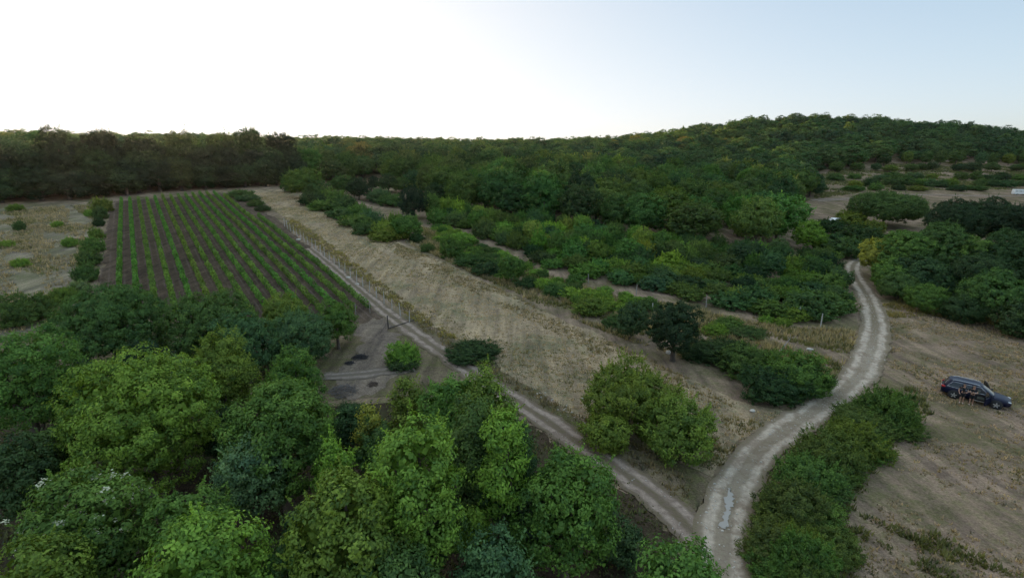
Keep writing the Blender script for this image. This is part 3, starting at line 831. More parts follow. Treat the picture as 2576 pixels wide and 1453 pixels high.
# ------------------------------------------------------------------ single bushes and small trees
EDGE = [   # lib, x, top y, width px, height, tone, label
    ('tree', 762, 420, 82, 8.5, 'green', "light green tree at the dry grass strip's far end, before the dark forest"),
    ('bush', 735, 440, 45, 5.0, 'mid', "small green tree left of the light green tree at the strip's far end"),
    ('bush', 800, 462, 60, 4.5, 'mid', "rounded bush just right of the light green tree at the strip's far end"),
    ('bush', 836, 478, 55, 3.6, 'green', "second bush down the hedge from the strip's far end"),
    ('bush', 868, 498, 58, 3.2, 'mid', "third bush down the hedge from the strip's far end"),
    ('bush', 902, 516, 52, 3.0, 'green', "fourth bush down the hedge from the strip's far end"),
    ('bush', 932, 531, 48, 2.8, 'blue', "fifth bush down the hedge from the strip's far end, slightly bluish"),
    ('bush', 962, 556, 52, 2.8, 'bright', "bright bush just left of the dark round hedge tree"),
    ('bush', 990, 541, 36, 3.6, 'green', "slim green sapling behind the dark round hedge tree"),
    ('tree', 1022, 538, 72, 4.8, 'green', "dark round hedge tree halfway along the dry grass strip"),
    ('bush', 995, 572, 45, 2.2, 'olive', "olive bush at the foot of the dark round hedge tree"),
    ('bush', 790, 486, 64, 3.0, 'dark', "dark low bush at the strip side of the hedge's far end"),
    ('bush', 822, 503, 64, 2.4, 'green', "low green bush at the strip side of the hedge's upper part"),
    ('bush', 858, 522, 66, 2.3, 'mid', "low bush at the strip side of the hedge's upper middle"),
    ('bush', 893, 541, 66, 2.2, 'green', "low leafy bush at the strip side of the hedge's middle"),
    ('bush', 928, 558, 66, 2.2, 'mid', "low bush at the strip side of the hedge's lower middle"),
    ('bush', 965, 578, 60, 2.0, 'olive', "low olive bush at the strip side near the round hedge tree"),
    ('bush', 604, 477, 46, 1.8, 'mid', "farthest small bush at the corner between vineyard and strip"),
    ('bush', 622, 488, 40, 1.6, 'blue', "second small bush at the corner between vineyard and strip"),
    ('bush', 640, 503, 36, 1.3, 'mid', "third small bush at the corner between vineyard and strip"),
    ('bush', 658, 517, 34, 1.1, 'dark', "nearest small bush at the corner between vineyard and strip"),
    ('bush', 1048, 585, 34, 1.6, 'dark', "low dark bush right of the dark round hedge tree's foot"),
    ('bush', 1075, 612, 26, 1.3, 'mid', "tiny lone bush on the dry grass right of the hedge tree"),
    ('bush', 1138, 600, 44, 3.2, 'green', "upright green bush on the overgrown strip near the hedge tree"),
    ('bush', 1155, 588, 60, 1.8, 'lime', "bright low vines beside the upright green bush"),
    ('bush', 1185, 640, 60, 1.8, 'mid', "first low dark bush right of the upright green bush"),
    ('bush', 1225, 660, 62, 1.8, 'dark', "second low dark bush right of the upright green bush"),
    ('tree', 1287, 640, 70, 4.2, 'green', "lone round green tree in the middle of the overgrown strip"),
    ('bush', 1325, 700, 50, 1.3, 'dark', "low dark bush at the foot of the lone round green tree"),
    ('tree', 1592, 756, 70, 4.4, 'blue', "slim blue-green young tree left of the darkest round tree"),
    ('bush', 1488, 755, 70, 1.8, 'olive', "scrubby olive bush on the bank left of the slim blue-green tree"),
    ('bush', 1545, 790, 50, 1.5, 'mid', "low bush at the left foot of the slim blue-green tree"),
    ('bush', 1835, 858, 130, 1.9, 'dark', "low dark bramble right of the darkest round tree's foot"),
    ('bush', 1905, 875, 130, 2.6, 'mid', "bramble mound in the middle of the hedge left of the gravel road"),
    ('bush', 1995, 893, 150, 3.2, 'green', "tall bramble mound left of the gravel road, topmost of its hedge"),
    ('bush', 2030, 915, 105, 2.4, 'mid', "bramble mound touching the left edge of the gravel road"),
    ('bush', 1950, 930, 120, 2.4, 'dark', "lowest bramble mound left of the gravel road"),
    ('bush', 1765, 870, 90, 1.3, 'dark', "low dark growth directly under the darkest round tree"),
    ('bush', 1015, 862, 66, 2.0, 'lime', "vivid light green bush alone beside the dirt track"),
    ('bush', 1010, 895, 60, 1.0, 'dark', "dark low growth below the vivid light green bush"),
    ('bush', 1185, 862, 110, 1.4, 'dark', "dark scrub bush on the bank above the dirt track"),
    ('bush', 52, 738, 105, 3.2, 'mid', "spreading dark shrub on the left meadow's near edge"),
    ('bush', 155, 722, 60, 1.8, 'olive', "small yellowish shrub at the lower end of the left hedge"),
    # the short hedge between meadow and vineyard
    ('bush', 252, 499, 32, 2.8, 'olive', "farthest bush of the hedge between left meadow and vineyard"),
    ('bush', 248, 520, 27, 2.4, 'mid', "second bush from the far end of the hedge beside the vineyard"),
    ('bush', 246, 545, 21, 1.7, 'dark', "third bush from the far end of the hedge beside the vineyard, small and dark"),
    ('bush', 238, 572, 29, 2.0, 'olive', "fourth bush from the far end of the hedge beside the vineyard"),
    ('bush', 228, 600, 40, 2.1, 'green', "fifth bush from the far end of the hedge beside the vineyard"),
    ('bush', 218, 632, 44, 2.1, 'mid', "sixth bush from the far end of the hedge beside the vineyard"),
    ('bush', 212, 668, 43, 2.1, 'mid', "nearest big bush of the hedge beside the vineyard"),
    ('bush', 195, 706, 39, 1.6, 'silver', "pale grey-green bush at the near end of the hedge beside the vineyard"),
    # weeds of the left meadow
    ('bush', 47, 556, 24, 1.6, 'mid', "small green weed bush alone on the far left meadow"),
    ('bush', 142, 555, 22, 1.1, 'lime', "yellow-green sprig near the far edge of the left meadow"),
    ('bush', 172, 598, 26, 1.3, 'lime', "bright green sprig near the hedge on the left meadow"),
    ('bush', 50, 650, 28, 1.1, 'lime', "bright sprig in the middle of the left meadow"),
    ('bush', 14, 603, 26, 1.0, 'lime', "bright sprig at the left edge of the meadow"),
    ('bush', 110, 742, 26, 1.2, 'mid', "dark stalky weed on the near part of the left meadow"),
    ('bush', 38, 513, 26, 1.4, 'olive', "olive weed bush against the forest edge on the left meadow"),
    ('bush', 222, 528, 20, 1.2, 'lime', "little yellow-green bush beside the hedge's far end"),
    # the hedge right of the road
    ('bush', 2236, 982, 118, 2.92, 'green', "topmost rounded bush of the bramble hedge right of the gravel road"),
    ('bush', 2190, 1014, 120, 1.62, 'bramble', "second bush down the bramble hedge right of the gravel road"),
    ('bush', 2250, 1044, 110, 1.3, 'bramble', "low bush on the meadow side of the bramble hedge's top"),
    ('bush', 2155, 1064, 130, 2.15, 'olive', "third bush down the bramble hedge, with lighter olive leaves"),
    ('bush', 2172, 1089, 102, 1.19, 'green', "meadow-side bush beside the third bush of the bramble hedge"),
    ('bush', 2095, 1099, 140, 2.43, 'bramble', "fourth bush down the bramble hedge right of the gravel road"),
    ('bush', 2102, 1144, 102, 1.42, 'bramble', "meadow-side bush beside the fourth bush of the bramble hedge"),
    ('bush', 2040, 1154, 140, 2.16, 'green', "fifth bush down the bramble hedge, carrying pale yellow flowers"),
    ('bush', 2067, 1199, 110, 1.21, 'mid', "dark meadow-side bush beside the fifth bush of the bramble hedge"),
    ('bush', 2005, 1219, 140, 2.16, 'bramble', "sixth bush down the bramble hedge right of the gravel road"),
    ('bush', 2042, 1259, 119, 1.5, 'green', "meadow-side bush beside the sixth bush of the bramble hedge"),
    ('bush', 1985, 1289, 140, 1.19, 'bramble', "seventh bush down the bramble hedge beside the puddle"),
    ('bush', 2022, 1334, 127, 1.9, 'olive', "olive meadow-side bush beside the seventh bush of the bramble hedge"),
    ('bush', 1980, 1354, 140, 1.51, 'bramble', "eighth bush down the bramble hedge right of the gravel road"),
    ('bush', 1985, 1409, 150, 1.34, 'green', "lowest roadside bush of the bramble hedge at the bottom edge"),
    ('bush', 2047, 1409, 127, 2.04, 'bramble', "lowest meadow-side bush of the bramble hedge at the bottom edge"),
    ('bush', 2180, 1040, 110, 1.6, 'bramble', "filler bush joining the second and third bush of the bramble hedge"),
    ('bush', 2230, 1000, 110, 2.0, 'green', "bush tucked under the topmost bush of the bramble hedge"),
    ('bush', 2060, 1110, 110, 2.18, 'bramble', "bush joining the fourth and fifth bush of the bramble hedge"),
    ('bush', 1955, 1330, 110, 1.12, 'olive', "roadside olive bush low in the bramble hedge"),
    ('bush', 2020, 1360, 140, 2.34, 'green', "bush amid the lowest part of the bramble hedge"),
    ('bush', 2092, 1340, 110, 1.35, 'bramble', "outlying meadow-side bush low in the bramble hedge"),
    # at the road bend
    ('bush', 2092, 690, 56, 2.6, 'green', "green bush left of the gravel road where it comes out of the bend"),
    ('bush', 2090, 740, 90, 2.2, 'mid', "dark bramble left of the gravel road above the fence posts"),
    ('bush', 2040, 745, 110, 2.6, 'mid', "dark bramble behind the taller leaning fence post"),
    ('bush', 2130, 600, 90, 3.5, 'mid', "dark bush beyond the gravel road bend"),
    ('bush', 2170, 570, 80, 3.5, 'dark', "shaded dark bush behind the yellow-green tree at the bend"),
    ('bush', 2195, 555, 50, 3.2, 'olive', "olive bush standing before the pale far ground"),
    ('tree', 2040, 558, 72, 6.0, 'lime', "pointed light green tree at the thicket's far right end"),
    ('bush', 2100, 590, 70, 3.5, 'dark', "dark bush right of the pointed light green tree"),
    ('bush', 2085, 553, 60, 2.6, 'dark', "dark bush hiding the white car"),
    ('bush', 2140, 530, 36, 3.2, 'olive', "yellowish bush right of the white car"),
    ('bush', 2145, 535, 60, 3.0, 'olive', "olive bush at the foot of the dark spreading tree"),
    # path clearing at the forest corner
    ('tree', 1040, 470, 66, 7.5, 'deep', "nearly black tree standing alone at the bend of the pale path"),
    ('tree', 1083, 486, 42, 6.0, 'green', "mid green tree right of the nearly black tree at the pale path"),
    ('bush', 1100, 525, 50, 3.2, 'green', "green bush at the foot of the tree right of the nearly black tree"),
    ('tree', 900, 448, 60, 6.0, 'deep', "dark tree left of the pale path's far end"),
    ('tree', 938, 440, 26, 4.6, 'deep', "thin little tree at the far end of the pale path"),
    ('tree', 860, 436, 60, 6.5, 'mid', "green tree between the light green tree and the pale path"),
    ('bush', 955, 476, 50, 3.4, 'blue', "bluish bush in front of the pale path"),
    ('bush', 985, 487, 55, 3.2, 'mid', "dark bush below the pale path"),
    ('tree', 1010, 445, 50, 5.0, 'mid', "green tree behind the pale path's bend"),
    ('tree', 975, 438, 50, 5.5, 'dark', "dark green tree beyond the pale path"),
]
big_tree(1704, 742, 138, 6.6, 'deep', "darkest round tree, standing on the bank at the right side of the dry strip", clump=.36, leaf=.15, per=60, zb=0.9)
nearset = []
for e in EDGE:
    nm = 'broadleaf_tree' if e[0] == 'tree' else 'bush'
    put_px(e[0], nm, *e[1:6], e[6], cat='tree' if e[0] == 'tree' else 'bush')

# ------------------------------------------------------------------ woods: scattered in the world, nearest ones as things
def inpoly(x, y, P):
    c = np.zeros(np.shape(x), bool)
    n = len(P)
    for i in range(n):
        x1, y1 = P[i]; x2, y2 = P[(i + 1) % n]
        k = ((y1 > y) != (y2 > y)) & (x < (x2 - x1) * (y - y1) / (y2 - y1 + 1e-12) + x1)
        c ^= k
    return c


def wpoly(px): return [gp(*p)[:2] for p in px]


def poisson(poly, mind, seed, avoid=True, mx=4000, extra=None):
    rng = np.random.RandomState(seed)
    P = np.array(poly); lo, hi = P.min(0), P.max(0)
    n = int((hi[0] - lo[0]) * (hi[1] - lo[1]) / mind ** 2 * 6)
    q = rng.uniform(lo, hi, (n, 2))
    q = q[inpoly(q[:, 0], q[:, 1], poly)]
    cell, out = {}, []
    for x, y in q:
        m = mind(x, y) if callable(mind) else mind
        k = (int(x // m), int(y // m)); ok = True
        for a in (-1, 0, 1):
            for b in (-1, 0, 1):
                for (x2, y2) in cell.get((k[0] + a, k[1] + b), ()):
                    if (x - x2) ** 2 + (y - y2) ** 2 < m * m: ok = False
        if ok and avoid:
            for (px_, py_, r_) in PLACED:
                if (x - px_) ** 2 + (y - py_) ** 2 < (0.6 * r_ + 0.35 * m) ** 2: ok = False; break
        if ok:
            cell.setdefault(k, []).append((x, y)); out.append((x, y))
            if len(out) >= mx: break
    return np.array(out)


ORD = "first second third fourth fifth sixth seventh eighth ninth tenth eleventh twelfth thirteenth fourteenth fifteenth sixteenth seventeenth eighteenth nineteenth twentieth".split()
ORD += ["twenty-" + o for o in ORD[:9]] + ["thirtieth"]
TW = {'bright': 'bright green', 'green': 'green', 'mid': 'mid green', 'dark': 'dark green', 'blue': 'bluish green', 'silver': 'grey-green', 'olive': 'olive',
      'yellow': 'yellowish', 'brown': 'brownish', 'lime': 'light green', 'bramble': 'green', 'deep': 'very dark'}


def rows_of(pts, per):
    """split points into rows by distance, each sorted left to right on the picture"""
    d = np.hypot(pts[:, 0], pts[:, 1]); o = np.argsort(d)
    out = []
    for i in range(0, len(o), per):
        r = o[i:i + per]
        if len(r) < 4 and out: out[-1] = np.r_[out[-1], r]; continue
        out.append(r)
    res = []
    for r in out:
        r = r[np.argsort(np.arctan2(pts[r, 0], pts[r, 1]))]
        res.append(r)
    return res


# thicket of bushes right of the overgrown strip
THICKET = wpoly([(1112, 548), (1185, 586), (1305, 640), (1425, 688), (1565, 728), (1705, 752), (1805, 768), (1905, 790), (2005, 814), (2115, 800), (2140, 770), (2125, 700), (2105, 650),
                 (2000, 660), (1850, 640), (1700, 618), (1550, 598), (1400, 573), (1250, 553), (1110, 540)])
tp = poisson(THICKET, 2.75, 21)
tp = tp[[min((tp[i, 0] - q[0]) ** 2 + (tp[i, 1] - q[1]) ** 2 for q in ROADC) > 16 for i in range(len(tp))]]
tt_ = ['bright', 'green', 'green', 'mid', 'mid', 'green', 'olive', 'blue', 'lime', 'mid', 'dark']
names = ["front", "second", "third", "fourth", "fifth", "sixth", "seventh", "eighth", "ninth", "tenth", "eleventh", "twelfth"]
rws = rows_of(tp, 20)
for ri, r in enumerate(rws):
    for k, i in enumerate(r):
        x, y = tp[i]
        tn = prng.choice(tt_)
        h = prng.uniform(1.5, 3.5) if ri > 1 else prng.uniform(1.3, 2.4)
        tall = ri > 1 and prng.random() < .16
        put('tree%d' % prng.randrange(NTREE) if tall else 'bush%d' % prng.randrange(NBUSH), 'bush', x, y, prng.uniform(3.6, 5.2) if tall else h, prng.uniform(3.0, 5.4), tn,
            "%s bush, %s from the left in the thicket's %s row" % (TW[tn], ORD[min(k, 29)], names[min(ri, 11)]), 'bush', "bushes of the green thicket", .25)
print("thicket", len(tp), len(rws))

# the dark forest along the upper ends of meadow, vineyard and strip
FE = np.array([gp(*p)[:2] for p in [(-330, 545), (-150, 528), (0, 514), (130, 508), (240, 503), (330, 490), (420, 485), (600, 476), (748, 468)]])
def edge_row(off, step, seed):
    rng = np.random.RandomState(seed)
    ln = np.linalg.norm(np.diff(FE, axis=0), axis=1).sum()
    L = resample(FE, int(ln / step))
    return L + np.array([UX, UY]) * off + rng.normal(0, 0.7, L.shape)
for ri, (off, step, h0, h1, rname) in enumerate([(2.5, 5.0, 6.5, 10.5, "front row of"), (8, 6.0, 10, 13.5, "second row of"), (15, 8.5, 11.5, 19.0, "skyline row of")]):
    L = edge_row(off, step, 50 + ri)
    vis = [q for q in L if -40 < proj(q[0], q[1], float(H(*q)) + 8)[0] < 900]
    for q in L:
        px = proj(q[0], q[1], float(H(*q)) + 8)[0]
        tn = prng.choice(['dark', 'deep', 'dark', 'deep', 'deep'])
        lab = None
        k = sum(1 for w in vis if proj(w[0], w[1], float(H(*w)) + 8)[0] < px)
        where = "behind the left meadow" if px < 270 else ("behind the vineyard" if px < 600 else "behind the dry strip's end")
        lab = "%s tree, %s from left, %s dark forest %s" % (TW[tn], ORD[min(k, 29)], rname, where)
        put('forest%d' % prng.randrange(5), 'forest_tree', q[0], q[1], prng.uniform(h0, h1), prng.uniform(7.0, 9.5) + ri * 1.2, tn, lab, 'tree', "trees of the dark forest on the left")

# wood above the thicket; the trees nearest the camera are things, the rest is far forest
TERR = wpoly([(1960, 560), (1990, 520), (2045, 500), (2035, 440), (2090, 424), (2240, 410), (2400, 405), (2760, 425), (2900, 700), (2420, 660), (2300, 625), (2180, 575), (2120, 600), (2000, 590)])
BAND_F = [(1105, 538), (1250, 550), (1400, 570), (1550, 595), (1700, 615), (1850, 636), (1960, 640), (1985, 600), (2100, 585), (2180, 520)]
band = [gp(*p)[:2] for p in BAND_F]
LEFTB = [gp(*p)[:2] for p in [(760, 462), (870, 455), (950, 446), (1010, 465), (1060, 510)]]
far_c = [np.array([math.sin(a) * 640, math.cos(a) * 640]) for a in np.radians(np.linspace(50, -56, 14))]
fl = [FE[0] + np.array([UX, UY]) * 22, FE[4] + np.array([UX, UY]) * 22, FE[-1] + np.array([UX, UY]) * 22]
WOOD = fl + LEFTB + band + [np.array(TERR[3]), np.array(TERR[5]), np.array(TERR[7])] + far_c
md = lambda x, y: 5.6
wp = poisson(WOOD, 7.0, 31, mx=9000)
wp = wp[~inpoly(wp[:, 0], wp[:, 1], TERR)]
d = np.hypot(wp[:, 0], wp[:, 1])
az = np.degrees(np.arctan2(wp[:, 0], wp[:, 1]))
wp = wp[np.argsort(d)]; d = np.sort(d); az = np.degrees(np.arctan2(wp[:, 0], wp[:, 1]))
uu = UX * wp[:, 0] + UY * wp[:, 1]
near = (az > -22) & (az < 40) & (d < 330)
idx = np.where(near)[0][:150]
rest = np.setdiff1d(np.arange(len(wp)), idx)
print("wood", len(wp), "individual", len(idx), "max d", d[idx].max())
npts = wp[idx]
for ri, r in enumerate(rows_of(npts, 25)):
    for k, i in enumerate(r):
        x, y = npts[i]
        tn = prng.choice(['green', 'mid', 'mid', 'dark', 'green', 'mid'])
        put('tree%d' % prng.randrange(NTREE), 'broadleaf_tree', x, y, prng.uniform(7.0, 12.5), prng.uniform(7.5, 11.5), tn,
            "%s tree, %s from left in the %s tree line behind the thicket" % (TW[tn], ORD[min(k, 29)], names[min(ri, 11)]), 'tree', "trees of the wood above the thicket", .28)

# shrubs of the far open slope on the right
rng = np.random.RandomState(3)
nsh = 0
for ri, (yy, x0, x1, st, h0, h1) in enumerate([(416, 2080, 2640, 46, 4.0, 6.5), (431, 2060, 2640, 40, 2.4, 4.2), (452, 2050, 2640, 44, 1.6, 2.8), (468, 2150, 2640, 46, 1.6, 3.0), (480, 2060, 2500, 70, 1.2, 2.2)]):
    px, k = x0, 0
    while px < x1:
        p = gp(px, yy + rng.uniform(-3, 3))
        tn = prng.choice(['mid', 'blue', 'olive', 'dark', 'mid', 'green'])
        put(('tree%d' if ri < 2 else 'bush%d') % prng.randrange(6), 'bush', p[0], p[1], rng.uniform(h0, h1) * 1.25, rng.uniform(4.5, 8), tn,
            "%s shrub, %s from left in the far open slope's %s row" % (TW[tn], ORD[min(k, 29)], ["topmost", "second", "third", "fourth", "lowest"][ri]), 'bush', "shrubs on the far open slope")
        k += 1; nsh += 1
        px += st * rng.uniform(.6, 1.7)
print("slope shrubs", nsh)

# far forest: one mass, instanced on points
M_FAR = foliage("far_leaves", True, [(0.0, (0.030, 0.072, 0.036)), (0.3, (0.066, 0.142, 0.048)), (0.65, (0.040, 0.090, 0.050)), (0.95, (0.088, 0.156, 0.048)), (1.0, (0.13, 0.13, 0.045))])
src = bpy.data.collections.new("far_forest_shapes")
for i in range(4):
    me = LIB['far%d' % i].copy(); me.materials[0] = M_FAR
    so = bpy.data.objects.new("far_tree_shape", me)
    src.objects.link(so)
fp = wp[rest]
rng = np.random.RandomState(8)
fz = H(fp[:, 0], fp[:, 1])
lefty = (UX * fp[:, 0] + UY * fp[:, 1] > 150) & (fp[:, 0] < -60)
fh = np.where(lefty, rng.uniform(0.8, 1.5, len(fp)), 0.62 + 0.85 * rng.uniform(0, 1, len(fp)) ** 1.6)
fw = rng.uniform(0.85, 1.75, len(fp)) * np.clip(fh, .8, 1.15)
fm = bpy.data.meshes.new("far_forest")
fm.vertices.add(len(fp)); fm.vertices.foreach_set('co', np.stack([fp[:, 0], fp[:, 1], fz - 0.1], 1).astype(np.float32).ravel())
for nm, arr in (('rz', rng.uniform(0, 6.28, len(fp))), ('sh', fh), ('sw', fw)):
    fm.attributes.new(nm, 'FLOAT', 'POINT').data.foreach_set('value', arr.astype(np.float32))
far = tag(link("far_forest", fm), "continuous dark green forest covering the far ridge and the rounded hill", "forest", kind='stuff')
ng = bpy.data.node_groups.new("scatter", 'GeometryNodeTree')
ng.interface.new_socket("Geometry", in_out='INPUT', socket_type='NodeSocketGeometry')
ng.interface.new_socket("Geometry", in_out='OUTPUT', socket_type='NodeSocketGeometry')
N_, L_ = ng.nodes, ng.links
gi, go = N_.new('NodeGroupInput'), N_.new('NodeGroupOutput')
ci = N_.new('GeometryNodeCollectionInfo'); ci.inputs[0].default_value = src; ci.inputs[1].default_value = True; ci.inputs[2].default_value = True
ip = N_.new('GeometryNodeInstanceOnPoints'); ip.inputs['Pick Instance'].default_value = True
def nattr(nm):
    a = N_.new('GeometryNodeInputNamedAttribute'); a.data_type = 'FLOAT'; a.inputs[0].default_value = nm
    return a.outputs[0]
cx = N_.new('ShaderNodeCombineXYZ'); L_.new(nattr('rz'), cx.inputs[2])
er = N_.new('FunctionNodeEulerToRotation'); L_.new(cx.outputs[0], er.inputs[0])
cs = N_.new('ShaderNodeCombineXYZ'); w_ = nattr('sw'); L_.new(w_, cs.inputs[0]); L_.new(w_, cs.inputs[1]); L_.new(nattr('sh'), cs.inputs[2])
L_.new(gi.outputs[0], ip.inputs['Points']); L_.new(ci.outputs[0], ip.inputs['Instance'])
L_.new(er.outputs[0], ip.inputs['Rotation']); L_.new(cs.outputs[0], ip.inputs['Scale'])
L_.new(ip.outputs[0], go.inputs[0])
far.modifiers.new("scatter", 'NODES').node_group = ng

# ------------------------------------------------------------------ vineyard
M_POST = simple("weathered_wood", (0.26, 0.235, 0.21), 0.85, var=0.3, vscale=10)
M_PALEPOST = simple("pale_concrete_post", (0.42, 0.40, 0.37), 0.85, var=0.2, vscale=10)
M_WIRE = simple("wire", (0.2, 0.2, 0.2), 0.5, 0.6)
M_VINE = M_LEAF


def boxco(x0, x1, y0, y1, z0, z1):
    c = np.array([[x, y, z] for z in (z0, z1) for x, y in ((x0, y0), (x1, y0), (x1, y1), (x0, y1))], float)
    f = np.array([[0, 3, 2, 1], [4, 5, 6, 7], [0, 1, 5, 4], [1, 2, 6, 5], [2, 3, 7, 6], [3, 0, 4, 7]])
    return c, f


def merge(parts):
    co, f, o = [], [], 0
    for a, b in parts:
        co.append(a); f.append(np.asarray(b) + o); o += len(a)
    return np.concatenate(co), np.concatenate(f)


POSTME = fastmesh("post", *merge([tube([[0, 0, -0.2], [0, 0, 0.9], [0.01, 0, 1.5]], [0.045, 0.04, 0.035], 6)]), [M_POST])
NF = np.array([uv(gp(928, 786)), uv(gp(303, 800))])
tops = [307, 329, 351, 372, 393, 413, 434, 453, 472, 490, 509, 528, 547, 574, 633]
topy = [508, 507, 506, 505, 503, 501, 499, 497, 495, 493, 491, 490, 489, 496, 552]
rng = np.random.RandomState(19)
for i in range(NROW):
    v = V_FIRST + i * RSP
    u0 = NF[0, 0] if i > 8 else NF[0, 0] + (NF[1, 0] - NF[0, 0]) * (8 - i) / 8
    u1 = uv(gp(tops[i], topy[i]))[0]
    a = wxy(u0, v)
    root = empty("vine_row", (a[0], a[1], float(H(*a))))
    side = "leftmost" if i == 0 else ("rightmost, shorter" if i == NROW - 1 else ORD[i] + " from left of the")
    tag(root, ("leftmost vine row, beside the bare dirt strip and hedge" if i == 0 else
               "rightmost vine row, starting lower than the others, beside the fence track" if i == NROW - 1 else
               "%s green vine row counted from the left edge of the vineyard" % ORD[i]), "vine row", "rows of the vineyard")
    n = int((u1 - u0) * 105)
    us = rng.uniform(u0, u1, n)
    gap = np.sin(us * 1.7 + i * 2.1) * .5 + np.sin(us * .63 + i) * .5 + np.sin(us * 5.1 + 2 * i) * .45
    us = us[gap > -1.0 + 0.4 * rng.rand(n)]
    n = len(us)
    wv = 0.30 + 0.06 * np.sin(us * 2.2 + i) + 0.05 * np.sin(us * 6.1)
    top = 1.42 + 0.14 * np.sin(us * 1.3 + i * 3) + 0.10 * np.sin(us * 4.7 + i)
    ang = rng.uniform(0, 2 * np.pi, n); rr = np.sqrt(rng.uniform(0.25, 1, n))
    vv = v + wv * rr * np.cos(ang); zz = (top + 0.45) / 2 + (top - 0.45) / 2 * rr * np.sin(ang)
    x = UX * us + VX * vv; y = UY * us + VY * vv
    P = np.stack([x, y, H(x, y) + zz], 1) - np.array([a[0], a[1], float(H(*a))])
    out = np.stack([VX * np.cos(ang), VY * np.cos(ang), np.sin(ang)], 1)
    c, f, t = leafquads(rng, P, unit(out + [0, 0, .5] + rng.normal(0, .5, (n, 3))), 0.21, np.clip(rng.normal(.5, .2, n) + .2 * np.sin(us * .9 + i), 0, 1), .85)
    o = link("foliage", fastmesh("vine_leaves", c, f, [M_VINE], attrs={'tint': ('FACE', t)}), None, root)
    o.color = (0.108 * prng.uniform(.8, 1.25), 0.212 * prng.uniform(.9, 1.1), 0.042, 1)
    st = []
    for k in np.arange(u0 + .5, u1, 1.1):
        q = wxy(k, v + rng.normal(0, .04)); zq = float(H(*q))
        st.append(tube(np.array([[q[0], q[1], zq - .05], [q[0] + .03, q[1], zq + .4], [q[0], q[1], zq + .8]]) - [a[0], a[1], float(H(*a))], [.03, .025, .02], 5))
    link("stems", fastmesh("vine_stems", *merge(st), [M_BARK]), None, root)['kind'] = 'stuff'
    for k in (u0 - .25, u0 + (u1 - u0) / 3, u0 + (u1 - u0) * 2 / 3, u1 + .25):
        q = wxy(k, v)
        pm = link("post", POSTME, None, root); pm.location = (q[0] - a[0], q[1] - a[1], float(H(*q)) - float(H(*a)))

# fence along the right side of the vineyard
fa, fb = gp(716, 570)[:2], gp(1030, 812)[:2]
NP = 25
root = empty("wire_fence", (*fb, float(H(*fb))))
tag(root, "line of thin pale posts with wire between vineyard track and yellowish weeds", "fence")
FPM = fastmesh("post", *tube([[0, 0, -.2], [0, 0, .9], [.02, .01, 1.65]], [.055, .05, .048], 6), [M_PALEPOST])
fpts = [fa + (fb - fa) * k / (NP - 1) for k in range(NP)]
for q in fpts:
    o = link("post", FPM, None, root); o.location = (q[0] - fb[0], q[1] - fb[1], float(H(*q)) - float(H(*fb)))
    o.rotation_euler = (prng.uniform(-.06, .06), prng.uniform(-.06, .06), prng.uniform(0, 6)); o.scale = (1, 1, prng.uniform(.85, 1.1))
for hz in (.7, 1.25):
    w = np.array([[q[0], q[1], float(H(*q)) + hz] for q in fpts]) - [fb[0], fb[1], float(H(*fb))]
    link("wire", fastmesh("wire", *tube(w, np.full(len(w), .008), 4), [M_WIRE]), None, root)

# single fence posts
for px, py, hh, ln, lb in [(2063, 828, 2.0, .03, "thick pale fence post standing beside the gravel road bend's brambles"),
                           (2006, 808, 1.9, .14, "thin leaning fence post left of the thick pale post"),
                           (1776, 772, 1.7, -.05, "weathered post at the grassy fence side right of the darkest round tree"),
                           (1600, 742, 1.6, .05, "thin grey post on the thicket's grassy margin above the slim blue-green tree"),
                           (1480, 712, 1.5, -.05, "thin grey post on the grassy margin midway along the thicket front"),
                           (1640, 790, 1.5, .02, "pale stake between the slim blue-green tree and the darkest round tree")]:
    p = gp(px, py)
    o = link("fence_post", fastmesh("fence_post", *tube([[0, 0, -.2], [ln * .5, 0, hh * .5], [ln * 1.2, 0, hh]], [.07, .065, .055], 7), [M_PALEPOST if 'pale' in lb else M_POST]))
    o.location = p; tag(o, lb, "post", "lone fence posts")

# gate across the track
ga, gb = gp(977, 829), gp(1046, 806)
root = empty("field_gate", ga)
tag(root, "makeshift dark pole gate across the dirt track below the vineyard", "gate")
M_DARKM = simple("dark_metal", (0.045, 0.04, 0.038), 0.6, 0.3)
d = gb - ga
link("gate_post", fastmesh("gate_post", *tube([[0, 0, -.2], [0, 0, .8], [-.03, 0, 1.65]], [.07, .06, .06], 7), [M_DARKM]), None, root)
k = np.linspace(0, 1, 9)[:, None]
link("lower_rail", fastmesh("lower_rail", *tube(d * k + [0, 0, .16], np.full(9, .05), 6), [M_DARKM]), None, root)
link("top_wire", fastmesh("top_wire", *tube(d * k + np.array([0, 0, 1.6]) * (1 - k) ** 1.5 + np.array([0, 0, .3])  * k, np.full(9, .014), 5), [M_DARKM]), None, root)

